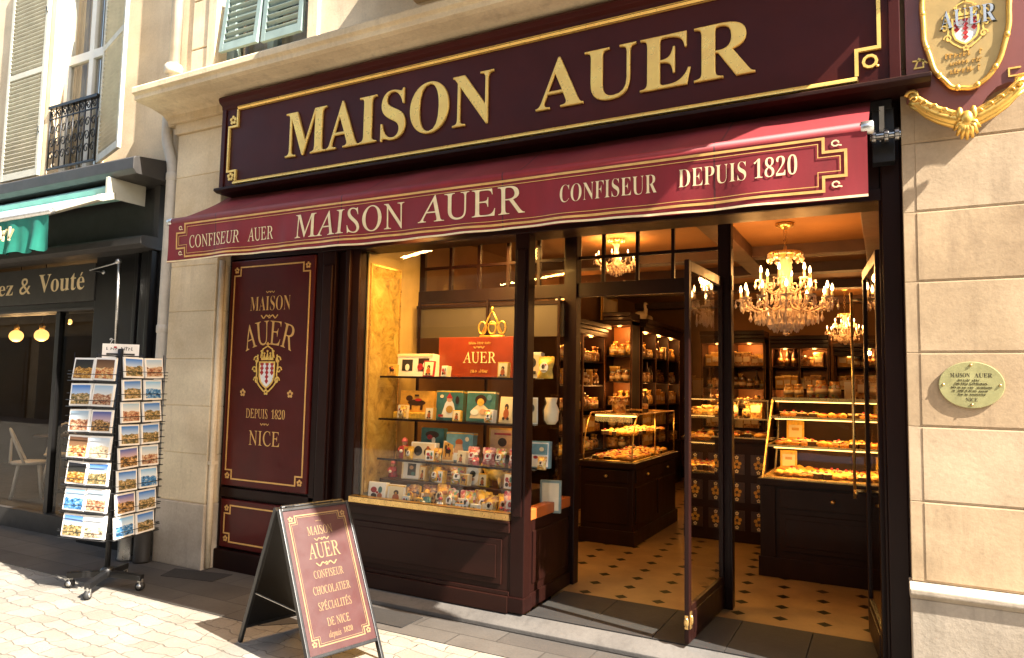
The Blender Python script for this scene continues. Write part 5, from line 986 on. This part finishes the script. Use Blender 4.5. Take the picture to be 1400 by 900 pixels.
mb.tube([(-.67, .55, 2.03), (-.45, .55, 2.03)], .01, 'gilt', 8); mb.tube([(-.65, .55, 2.05), (-.6, .55, 2.17), (-.56, .55, 2.24), (-.52, .55, 2.17), (-.47, .55, 2.05)], .008, 'gilt', 8); mb.ell((-.56, .55, 2.25), (.012, .012, .02), 'gilt'); mb.tube([(-.6, .55, 2.13), (-.52, .55, 2.13)], .007, 'gilt', 6); setp(obj('gilt_crown', mb), 'openwork gilt crown emblem above the orange-red sign', 'emblem')
giftbox('gift_box', 'small white box with a dark print behind the corner post', -.14, 1.696, .13, .2, .08, 'white', .45, .1, .05, [('r', 'cream', -.4, .4, .1, .9), ('e', 'grey_black', 0, .6, .2, .18), ('r', 'grey_black', -.2, .2, .15, .28)])
def vase(): return MB().lathe([(.03, 0), (.05, .03), (.055, .1), (.035, .15), (.045, .19)], (0, 0, 0), 'cream', 14)
def bag(mat, lab, spot_):
    def f():                                              # a pillow packet standing up, crimped along the top
        mb = MB(); n, k = 8, 10; fr, bk = [], []
        for i in range(k + 1):
            v = i / k; z = .145 * v; th = .03 * (1 - abs(2 * min(1, v / .86) - 1) ** 3) if v < .86 else .002
            for j in range(n + 1):
                u = j / n - .5; w = .052 * (1 + .1 * math.sin(v * 9 + 1)) * (1 if v < .86 else 1.08); e = (1 - abs(2 * u) ** 2.6)
                x = 2 * u * w; wob = .004 * math.sin(u * 14 + v * 11); zz_ = z + (.004 * (j % 2) if i == k else 0); fr.append((x, -th * e + wob * e - .001, zz_)); bk.append((x, th * e + .001, zz_))
        q = lambda i, j: i * (n + 1) + j; N2 = len(fr)
        mb.add(fr + bk, [(q(i, j), q(i, j + 1), q(i + 1, j + 1), q(i + 1, j)) for i in range(k) for j in range(n)] + [(N2 + q(i, j), N2 + q(i + 1, j), N2 + q(i + 1, j + 1), N2 + q(i, j + 1)) for i in range(k) for j in range(n)], mat, True)
        def patch(pts, m_, d): mb.prism(pts, -.036 - d, -.028, m_)
        patch([(.03 * math.cos(a * .523), .066 + .034 * math.sin(a * .523)) for a in range(12)], lab, .0); patch([(.012 * math.cos(a * .785) - .004, .072 + .016 * math.sin(a * .785)) for a in range(8)], spot_, .0015); patch([(-.02, .04), (.02, .04), (.02, .047), (-.02, .047)], spot_, .0015); patch([(.012 + .006 * math.cos(a * .785), .084 + .006 * math.sin(a * .785)) for a in range(8)], 'crimson', .0015)
        mb.box(-.05, .05, -.004, .004, .122, .127, 'brass'); mb.xf(lambda p: Vector((p.x, p.y * math.cos(.16) + p.z * math.sin(.16), p.z * math.cos(.16) - p.y * math.sin(.16)))); return mb
    return f
def figurine(robe, cap):
    def f():
        mb = MB(); mb.lathe([(.05, 0), (.052, .01), (.036, .07), (.026, .1), (.014, .112)], (0, 0, 0), robe, 12); mb.ell((0, -.002, .13), (.024, .024, .027), 'skin_print', 10, 7); mb.lathe([(.03, .138), (.028, .146), (.018, .165), (.004, .175)], (0, 0, 0), cap, 10)
        for d in (-1, 1): mb.tube([(d * .026, 0, .1), (d * .05, -.018, .07), (d * .028, -.044, .062)], [.012, .011, .009], robe, 6); mb.ell((d * .009, -.024, .134), (.003, .003, .003), 'choc', 6, 4)
        mb.ell((0, -.05, .062), (.018, .014, .016), 'white', 8, 5); return mb
    return f
def animal():
    mb = MB(); mb.ell((0, 0, .09), (.08, .04, .045), 'yellow', 12, 8); mb.ell((-.085, 0, .145), (.036, .03, .032), 'yellow', 10, 7); mb.tube([(-.05, 0, .1), (-.08, 0, .14)], [.034, .026], 'yellow', 8)
    for x in (-.05, .05):
        for y in (-.022, .022): mb.tube([(x, y, .07), (x, y, 0)], [.015, .012], 'yellow', 7)
    mb.tube([(.075, 0, .1), (.11, 0, .13), (.12, 0, .17)], [.008, .006, .004], 'yellow', 6)
    for d in (-1, 1): mb.ell((-.085, d * .02, .18), (.009, .006, .016), 'ochre', 6, 4)
    mb.ell((-.12, 0, .138), (.008, .014, .012), 'choc', 8, 5); return mb
BAG = {k: bag(*v) for k, v in dict(gold=('sweets_gold', 'cream', 'choc'), mix=('sweets_mixed', 'white', 'grey_black'), dark=('sweets_dark', 'ochre', 'teal'), pink=('sweets_pink', 'white', 'crimson'), yel=('yellow', 'white', 'choc')).items()}
def pb(kind, x, y, z, sc, label, rz=0): put('bag_' + kind, 'sweet_bag', BAG[kind], (x, y, z), rz, sc, label, 'sweet bag', GW)
def pf(key, x, y, z, sc, label, rz=0):
    mk = {'red': figurine('crimson', 'pink'), 'pink': figurine('pink', 'white'), 'teal': figurine('teal', 'ochre'), 'white': figurine('white', 'crimson')}[key]
    put('fig_' + key, 'sugar_figurine', mk, (x, y, z), rz, sc, label, 'figurine', GW)
pb('yel', -.02, .42, 1.696, 1.15, 'yellow sweet bag on the upper shelf behind the corner post')
# second shelf
giftbox('gift_box', 'gold-brown box with a dark horse print in a yellow tray', -1.22, 1.38, .34, .2, .14, 'ochre', .46, .03, .1, pony)
mb = MB(); mb.box(-1.41, -1.04, .4, .62, 1.351, 1.4, 'yellow'); setp(obj('tray', mb, None, .006), 'shallow yellow tray under the gold-brown horse box', 'tray')
giftbox('gift_box', 'teal box printed with a white-robed figure in a red hood', -.87, 1.352, .24, .235, .06, 'teal', .42, .12, .08, fig1, lid='yellow')
giftbox('gift_box', 'teal box printed with a dark-haired figure in cream', -.58, 1.352, .25, .235, .06, 'teal', .42, .08, .1, fig2, lid='cream')
giftbox('gift_box', 'cream card box with a brown print leaning on the corner post', -.34, 1.352, .15, .2, .06, 'cream', .4, -.25, .12, bear)
giftbox('gift_card', 'white upright card with a black print past the corner post', -.12, 1.352, .1, .2, .012, 'white', .4, .5, .1, [('r', 'cream', -.4, .4, .06, .94), ('e', 'grey_black', 0, .6, .24, .16)], cat='card')
put('vase', 'cream_vase', vase, (.0, .5, 1.352), 0, 1.05, 'cream vase on the second shelf past the corner post', 'vase', GW)
pf('white', -1.0, .38, 1.352, .55, 'tiny white figurine between the horse box and teal box'); pb('gold', -.72, .55, 1.352, .7, 'small gold sweet bag between the two teal boxes')
# third shelf
pf('red', -1.28, .4, 1.027, .95, 'crimson sugar figurine at the mirror end of the third shelf'); pf('red', -1.34, .5, 1.027, .7, 'smaller crimson figurine behind the first by the mirror', .4)
giftbox('gift_box', 'white box with two dark prints in front of a teal box', -1.07, 1.027, .23, .14, .06, 'white', .36, .06, .08, [('r', 'cream', -.44, .44, .06, .94), ('e', 'grey_black', -.2, .5, .17, .28), ('e', 'choc', .2, .45, .16, .26), ('e', 'orange_wood', .2, .7, .06, .1)])
giftbox('gift_box', 'teal box with a red print behind the white double print', -1.07, 1.027, .22, .25, .06, 'teal', .48, .02, .06, [FR('teal'), ('e', 'choc', 0, .78, .3, .12), ('e', 'crimson', -.1, .7, .12, .08), ('e', 'white', .08, .6, .08, .1)])
giftbox('gift_box', 'sky-blue box printed with an orange-haired doll', -.77, 1.027, .24, .23, .08, 'sky_card', .42, .06, .08, doll, lid='ochre')
giftbox('gift_box', 'orange box with a black oval and red label', -.43, 1.1, .24, .2, .1, 'ochre', .52, .06, .06, [('r', 'skin_print', -.44, .44, .06, .94), ('e', 'choc', 0, .46, .16, .17), ('r', 'crimson', -.3, .3, .74, .82)])
mb = MB(); mb.box(-.6, -.28, .5, .68, 1.027, 1.1, 'choc'); setp(obj('plinth_block', mb, None, .005), 'dark block lifting the orange box on the third shelf', 'display block')
pb('gold', -.93, .36, 1.027, .7, 'small gold bag between white print box and blue box')
for i, (k, x, l) in enumerate((('pink', -.6, 'pink sweet bag nearest the blue doll box'), ('pink', -.47, 'pink sweet bag directly before the orange box'), ('mix', -.36, 'speckled sweet bag between the pink ones and the post'), ('pink', -.25, 'pink sweet bag nearest the corner post on the third shelf'))): pb(k, x, .36 + .02 * (i % 2), 1.027, .9, l, .25 * math.sin(i * 2))
pf('pink', -.54, .31, 1.027, .55, 'tiny pink figurine in front of the pink bags')
giftbox('gift_box', 'pale blue box with red dot past the corner post', -.07, 1.027, .18, .2, .07, 'sky_card', .42, .2, .08, [FR('white'), ('r', 'sky_card', -.4, .4, .5, .9), ('e', 'crimson', -.1, .4, .1, .06), ('e', 'cream', .15, .7, .1, .08)])
put('jar_mix', 'sweet_jar', jar('sweets_mixed'), (-.13, .33, 1.027), 0, .9, 'small jar of mixed sweets before the pale blue box', 'jar', GW); pb('gold', .0, .34, 1.027, .66, 'gold sweet bag at the side pane on the third shelf')
# window floor, stepped
mb = MB(); mb.box(-1.45, -.12, .3, .76, .691, .86, 'choc'); setp(obj('display_step', mb, None, .005), 'dark step raising the rear row on the window floor', 'display block')
giftbox('gift_box', 'white square box with fruit prints by the mirror', -1.38, .692, .17, .155, .05, 'white', .17, .05, .15, fruit)
giftbox('gift_box', 'white square box with a brown bear print', -1.18, .692, .165, .15, .06, 'white', .16, .05, .15, bear, lid='yellow')
pf('red', -1.39, .4, .862, .8, 'crimson figurine standing behind the fruit box')
giftbox('gift_box', 'cream box with a tall dark print behind the bear box', -1.18, .862, .19, .16, .06, 'cream', .36, .06, .1, [('r', 'white', -.4, .4, .06, .94), ('r', 'grey_black', -.18, .22, .2, .8), ('e', 'skin_print', 0, .6, .1, .1), ('e', 'teal', .1, .3, .1, .1)])
giftbox('gift_box', 'broad amber box with worn lettering in the middle rear', -.84, .862, .32, .14, .1, 'ochre', .4, 0, .08, [('r', 'label_amber', -.45, .45, .1, .9), ('r', 'choc', -.3, .3, .4, .46), ('r', 'choc', -.25, .25, .58, .64)])
giftbox('gift_box', 'white egg-shaped card with a grey print', -.6, .862, .13, .16, .03, 'cream', .36, 0, .1, [('e', 'white', 0, .5, .46, .46), ('e', 'grey_sign', 0, .55, .2, .16), ('e', 'skin_print', 0, .3, .16, .08)])
put('animal', 'gilded_animal', animal, (-.42, .4, .862), 0, 1.05, 'golden animal figurine on the dark rear step', 'figurine', GW); pf('pink', -.2, .42, .862, 1.0, 'pink figurine on the rear step beside the corner post')
for k, x, y, s_, l in (('dark', -1.02, .15, .95, 'dark sweet bag next to the bear box'), ('dark', -.93, .26, .9, 'dark sweet bag tucked behind the teal figurine'), ('gold', -.8, .24, 1.0, 'gold sweet bag behind the teal figurine on the floor'), ('mix', -.66, .16, .9, 'mixed sweet bag with white label in the front row centre'), ('pink', -.57, .24, .85, 'pink and white sweet bag in the second row'), ('mix', -.5, .14, .9, 'mixed sweet bag before the golden animal'), ('yel', -.4, .2, .9, 'yellow sweet bag before the golden animal'), ('gold', -.31, .14, .85, 'gold bag between the yellow ones on the window floor'), ('yel', -.25, .24, .85, 'yellow sweet bag second from the corner post'), ('pink', -.15, .17, 1.05, 'large pink sweet bag in the front row at the corner post')): pb(k, x, y, .692, s_ * 1.2, l, .35 * math.sin(x * 40))
pf('teal', -.86, .13, .692, .85, 'teal-robed figurine in the front row'); pf('white', -.2, .1, .692, .5, 'tiny white figurine before the large pink bag'); pf('white', -.73, .12, .692, .6, 'small white figurine in the front row')
for k_, x, y, z, s_, l in (('gold', -1.27, .34, 1.352, .6, 'small gold bag beside the yellow tray'), ('mix', -.45, .33, 1.352, .55, 'tiny mixed bag between the dark-haired box and the brown print card'), ('yel', -1.17, .32, 1.027, .6, 'small yellow bag before the crimson figurines'), ('dark', -.66, .5, 1.027, .75, 'dark bag behind the pink bags by the doll box'), ('pink', -.3, .5, .862, .9, 'pink bag behind the golden animal'), ('gold', -1.03, .4, .862, .85, 'gold bag on the rear step beside the cream box'), ('mix', -.72, .33, .862, .75, 'mixed bag in front of the amber box'), ('yel', -.92, .33, .862, .7, 'yellow bag in front of the amber box'), ('yel', -1.07, .26, .692, .8, 'yellow bag behind the bear box'), ('pink', -.73, .27, .692, .85, 'pink bag behind the small white figurine'), ('gold', -.46, .27, .692, .9, 'gold bag behind the mixed bag before the animal')): pb(k_, x, y, z, s_ * 1.2, l, .35 * math.sin(x * 50))
LB = ['little cream fruit-print box standing on the yellow tray', 'little ochre bear box between the horse box and hooded-figure box', 'little white fruit-print box before the brown print card', 'little yellow bear box between the two teal figure boxes', 'little ochre horse box beside the crimson figurine on the third shelf', 'little yellow fruit box before the double dark print', 'little cream bear box before the blue doll box', 'little yellow fruit box before the amber box', 'little ochre bear box before the tall dark print on the rear step', 'little cream horse box before the egg-shaped card', 'little ochre fruit box before the golden animal tail', 'little yellow bear box before the golden animal head', 'little ochre horse box behind the fruit-print and bear boxes', 'little cream fruit box at the foot of the dark bags', 'little white bear box at the very front of the window floor', 'little ochre fruit box at the very front of the window floor', 'little yellow horse box before the teal figurine', 'little ochre bear box at the post end of the orange-red sign', 'little cream fruit box before the orange-red sign', 'little ochre horse box at the mirror end of the upper shelf']
for i, (x, y, z, w_, h_, m_, b_) in enumerate(((-1.3, .36, 1.352, .09, .11, 'cream', fruit), (-1.0, .33, 1.352, .08, .1, 'ochre', bear), (-.46, .34, 1.352, .09, .1, 'white', fruit), (-.74, .33, 1.352, .07, .085, 'yellow', bear), (-1.2, .33, 1.027, .08, .1, 'ochre', pony), (-.97, .31, 1.027, .08, .09, 'yellow', fruit), (-.68, .31, 1.027, .085, .1, 'cream', bear), (-.88, .31, .862, .09, .1, 'yellow', fruit), (-1.06, .34, .862, .08, .12, 'ochre', bear), (-.65, .31, .862, .09, .09, 'cream', pony), (-.27, .33, .862, .1, .12, 'ochre', fruit), (-.5, .34, .862, .08, .1, 'yellow', bear), (-1.27, .26, .692, .09, .12, 'ochre', pony), (-1.05, .11, .692, .08, .085, 'cream', fruit), (-.43, .1, .692, .075, .08, 'white', bear), (-.55, .1, .692, .08, .075, 'ochre', fruit), (-.92, .1, .692, .075, .08, 'yellow', pony), (-.32, .3, 1.696, .09, .12, 'ochre', bear), (-.85, .3, 1.696, .07, .09, 'cream', fruit), (-1.36, .3, 1.696, .08, .1, 'ochre', pony))): giftbox('gift_card', LB[i], x, z, w_, h_, .045, m_, y, .25 * math.sin(x * 31), .12, b_, cat='gift box')
for x, y, z, w_, h_, m_, b_, l in ((-1.0, .3, 1.696, .1, .13, 'crimson', bear, 'small crimson card in front of the orange-red sign edge'), (-.95, .24, .692, .1, .1, 'yellow', fruit, 'small yellow box leaning behind the dark bags'), (-.6, .17, .692, .09, .1, 'white', fruit, 'tiny white fruit-print card in the front row'), (-.34, .13, .692, .09, .095, 'yellow', bear, 'tiny yellow bear card near the corner post'), (-.86, .4, 1.027, .1, .16, 'cream', pony, 'cream pony card tucked beside the doll box')): giftbox('gift_card', l, x, z, w_, h_, .02, m_, y, .1, .18, b_, cat='card')
giftbox('gift_box', 'greenish standing panel box at the side pane', -.0, .692, .16, .24, .05, 'shutter_blue', .5, .3, .06, [('r', 'cream', -.4, .4, .08, .92)])
light('AREA', (-.7, .1, 2.66), 14, (1, .53, .13), (1.2, .05), to=(-.78, .26, .8)); light('AREA', (-.7, .3, 2.82), 16, (1, .53, .13), (1.1, .2), to=(-.85, .38, 0))  # first area light is a hidden fill added to brighten the lower goods
mb = MB(); mb.box(-1.38, -.2, .14, .24, 2.875, 2.885, 'strip_light'); mb.box(-1.4, -.18, .125, .255, 2.885, 2.95, 'dark_wood'); mb.box(-1.4, -.18, .24, .255, 2.84, 2.885, 'dark_wood'); setp(obj('window_light', mb), 'warm strip lamp over the display window goods', 'lamp')

# ---------------------------------------------------------------- sandwich board
Fm = thing('sandwich_board', 'plum and gold lettered sandwich board with black metal frame', 'sandwich board', (-.94, -1.01, 0), 1.3)
H, w, sf, sb = .875, .485, .44, .38
def face_tf(sgn, spread):
    ln = math.hypot(spread, H); ux = Vector((0, sgn * spread / ln, -H / ln))    # down the panel
    nr = Vector((0, sgn * H / ln, spread / ln))                                # outward
    return lambda p: Vector((p.x, sgn * .02, H)) + ux * (-p.z) + nr * (-p.y), ln   # p.z is 0 at the hinge and runs negative
tfF, lf = face_tf(-1, sf); tfB, lb = face_tf(1, sb)
def panel(tf, ln, mat, foot):
    a = MB(); t0 = -ln + .13
    for x0, x1 in ((-w / 2, -w / 2 + .02), (w / 2 - .02, w / 2)): a.box(x0, x1, -.014, .02, -ln + .0, 0, 'black_metal')
    a.box(-w / 2 + .02, w / 2 - .02, -.012, .018, t0 - .02, t0, 'black_metal'); a.box(-w / 2 + .02, w / 2 - .02, -.012, .018, -.02, 0, 'black_metal'); a.xf(tf)
    b = MB(); b.box(-w / 2 + .018, w / 2 - .018, -.006 if mat == 'sandwich_paint' else .0, .012, t0 - .002, -.018, mat); b.xf(tf); return a, b
a, b = panel(tfF, lf, 'sandwich_paint', 1); fr_ = obj('front_frame', a, Fm, .004, True); fp = obj('front_panel', b, Fm, .002, True)
a, b = panel(tfB, lb, 'black_paint', 1); obj('rear_frame', a, Fm, .004, True); obj('rear_panel', b, Fm, .002, True)
mb = MB(); mb.tube([(-w / 2 + .03, 0, H + .005), (w / 2 - .03, 0, H + .005)], .012, 'black_metal', 8)
for d in (-1, 1): mb.box(d * .16 - .03, d * .16 + .03, -.03, .03, H - .012, H + .012, 'black_metal')
obj('hinge', mb, Fm, .002, True)
mb = MB()
for d in (-1, 1): mb.bar((d * (w / 2 - .015), -sf * .62, H * .38), (d * (w / 2 - .015), sb * .62, H * .38), .012, .004, 'steel')
obj('stay', mb, Fm, 0, True)
hp = lf - .13; zz = lambda f: -.018 - f * (hp - .02)     # f: 0 at the top edge of the panel
mb = MB(); y = -.0072
b0 = -w / 2 + .05; mb.border(b0, -b0, zz(.955), zz(.045), .04, .04, .007, y - .001, y, 'sandwich_gold'); mb.border(b0 + .012, -b0 - .012, zz(.955) + .012, zz(.045) - .012, .04, .04, .0025, y - .001, y, 'sandwich_gold')
for x in (b0 + .012, -b0 - .012):
    for f in (.065, .935): mb.rosette(x, zz(f), .018, y - .001, y, 'sandwich_gold')
mb.xf(tfF); obj('gold_border', mb, fp, 0, True)
mb = MB()
def ln_(txt, f0, f1, hw, st='regular', off=0): mb.text(txt, -hw + off, hw + off, zz(f1), zz(f0), y, 'sandwich_gold', st)
ln_('MAISON', .135, .2, .085); ln_('AUER', .26, .37, .108); ln_('CONFISEUR', .455, .51, .1); ln_('CHOCOLATIER', .565, .62, .125, 'regular'); ln_('SPÉCIALITÉS', .675, .73, .11); ln_('DE NICE', .785, .84, .075)
mb.text('depuis', -.08, .0, zz(.915), zz(.872), y, 'sandwich_gold', 'italic'); mb.text('1820', .018, .08, zz(.908), zz(.872), y, 'sandwich_gold', 'semi')
mb.flourish(0, zz(.1), .04, y - .001, y, 'sandwich_gold'); mb.flourish(0, zz(.235), .1, y - .001, y, 'sandwich_gold'); mb.flourish(0, zz(.415), .14, y - .001, y, 'sandwich_gold')
mb.xf(tfF); obj('lettering', mb, fp, 0, True)

# ---------------------------------------------------------------- postcard rack
RX, RY = -3.16, -.87
K = thing('postcard_rack', 'revolving black postcard rack on a castored cross base', 'postcard rack', (RX, RY, 0))
for a in (-2.65, -1.0, .35, 2.1):
    c_, s_ = math.cos(a), math.sin(a); mb = MB(); mb.bar((RX, RY, .12), (RX + .3 * c_, RY + .3 * s_, .1), .045, .045, 'black_metal'); lg = obj('base_leg', mb, K, .004)
    mb = MB(); px, py = RX + .285 * c_, RY + .285 * s_; mb.tube([(px - .016 * s_, py + .016 * c_, .036), (px + .016 * s_, py - .016 * c_, .036)], .034, 'rubber', 16); mb.tube([(px - .02 * s_, py + .02 * c_, .036), (px + .02 * s_, py - .02 * c_, .036)], .018, 'silver', 12); mb.bar((px, py, .05), (px, py, .09), .03, .03, 'silver'); obj('caster', mb, lg)
mb = MB(); mb.tube([(RX, RY, .09), (RX, RY, 1.87)], .021, 'black_metal', 12); mb.lathe([(.05, .1), (.05, .15), (.03, .17)], (RX, RY, 0), 'black_metal', 14); obj('pole', mb, K)
hb = .24
ang0 = math.atan2(-.55, .83)                              # the corner that points down the street
faces = [ang0 - math.pi / 4, ang0 + math.pi / 4, ang0 + 3 * math.pi / 4, ang0 - 3 * math.pi / 4]
rows = [(7, .43, 1.81), (8, .43, 1.81), (7, .43, 1.81), (8, .43, 1.81)]
CARD = {}
def card(i, back):
    mb = MB(); mb.box(-.1, .1, -.0, .014, 0, .172, 'white')
    ch = MB(); ch.box(-.086, .086, -.0025, -.001, .014, .158, back); return mb, ch
kinds = [['card_night', 'card_food'], ['card_day', 'card_town'], ['card_town', 'card_dusk'], ['card_food', 'card_sand'], ['card_night', 'card_day'], ['card_sea', 'card_town'], ['card_day', 'card_sand']]
kinds_r = [['card_day', 'card_town'], ['card_day', 'card_sea'], ['card_town', 'card_day'], ['card_day', 'card_day'], ['card_dusk', 'card_town'], ['card_day', 'card_sea'], ['card_dusk', 'card_day'], ['card_sea', 'card_day']]
words_ = 'first second third fourth fifth sixth seventh eighth'.split()
for fi, fa in enumerate(faces):
    nx_, ny_ = math.cos(fa), math.sin(fa); rz = fa + math.pi / 2; n, zb, zt = rows[fi]; cxx, cyy = RX + nx_ * hb, RY + ny_ * hb; tx, ty = -ny_, nx_
    mb = MB()
    for u in (-.22, 0, .22): mb.tube([(cxx + tx * u - nx_ * .02, cyy + ty * u - ny_ * .02, zb - .01), (cxx + tx * u - nx_ * .02, cyy + ty * u - ny_ * .02, zt + .02)], .004, 'black_metal', 5)
    pitch = (zt - zb) / n
    for r in range(n):
        z = zb + r * pitch
        for dz, o_ in ((.0, .028), (.05, .03)): mb.tube([(cxx + tx * -.222 - nx_ * .02, cyy + ty * -.222 - ny_ * .02, z + dz), (cxx + tx * -.222 + nx_ * o_, cyy + ty * -.222 + ny_ * o_, z + dz), (cxx + tx * .222 + nx_ * o_, cyy + ty * .222 + ny_ * o_, z + dz), (cxx + tx * .222 - nx_ * .02, cyy + ty * .222 - ny_ * .02, z + dz)], .003, 'black_metal', 5)
    for z in (zb, (zb + zt) / 2, zt): mb.tube([(RX, RY, z), (cxx - nx_ * .02, cyy - ny_ * .02, z)], .005, 'black_metal', 5)
    obj('wire_frame', mb, K)
    if fi > 1: continue
    nm_ = ('the rack face turned to the street', 'the rack face turned to the sandwich board')[fi]
    for r in range(n):
        for c in (0, 1):
            kd = (kinds_r if fi else kinds)[r][c]
            z = zt - (r + 1) * pitch + .005; u = (-.104 + .208 * c) + rr(-.004, .004); lean = .1 + rr(-.035, .035)
            key = kd
            if key not in CARD:
                mb, ch = card(0, kd); base_ = obj('postcard', mb); pic = obj('printed_picture', ch, base_, 0, True); CARD[key] = base_; o = base_
            else: o = copy_tree(CARD[key])
            o.location = (cxx + tx * u + nx_ * .012, cyy + ty * u + ny_ * .012, z); o.rotation_euler = (-lean, rr(-.03, .03), rz + rr(-.03, .03)); sc = .92 if fi else 1.0; o.scale = (sc, 1, sc)
            setp(o, '%s postcard in the %s row of %s' % ('outer' if c == (0 if fi == 0 else 1) else 'inner', words_[r], nm_), 'postcard', 'postcards on the rack')
mb = MB(); mb.box(-.13, .13, -.004, .004, 1.76, 1.91, 'white'); mb.box(-.1, .1, -.0055, -.004, 1.82, 1.835, 'grey_sign'); mb.scribble(-.1, .08, 1.86, .03, -.006, -.004, 'grey_sign', random.Random(4)); mb.box(-.05, -.03, -.0058, -.004, 1.875, 1.89, 'red')
c_, s_ = math.cos(ang0 + math.pi / 2), math.sin(ang0 + math.pi / 2); mb.xf(lambda p: Vector((RX - .03 + p.x * c_ - p.y * s_, RY + .02 + p.x * s_ + p.y * c_, p.z))); obj('header_card', mb, K)

# ---------------------------------------------------------------- the other side of the street
O = thing('facing_building', 'plain plaster building across the street with shuttered windows', 'building', (0, -11, 0))
mb = MB(); mb.box(-45, 45, -14, -11, 0, 8, 'limestone'); mb.box(-45, 45, -11.15, -10.8, 3.6, 3.8, 'limestone'); obj('wall', mb, O)
for i in range(-9, 10):
    x = i * 4.1
    for z0, z1 in ((4.6, 7.0),): mb = MB(); mb.box(x - .55, x + .55, -11.02, -10.96, z0, z1, 'cafe_glass'); mb.box(x - 1.15, x - .6, -11, -10.93, z0, z1, 'shutter_blue'); mb.box(x + .6, x + 1.15, -11, -10.93, z0, z1, 'shutter_blue'); mb.box(x - .7, x + .7, -11, -10.85, z0 - .12, z0, 'limestone_grey'); obj('window', mb, O)
    mb = MB(); mb.box(x - 1.7, x + 1.7, -11, -10.92, .0, 3.1, 'grey_black'); mb.box(x - 1.5, x + 1.5, -10.92, -10.9, .5, 2.6, 'black_paint'); obj('shopfront', mb, O)
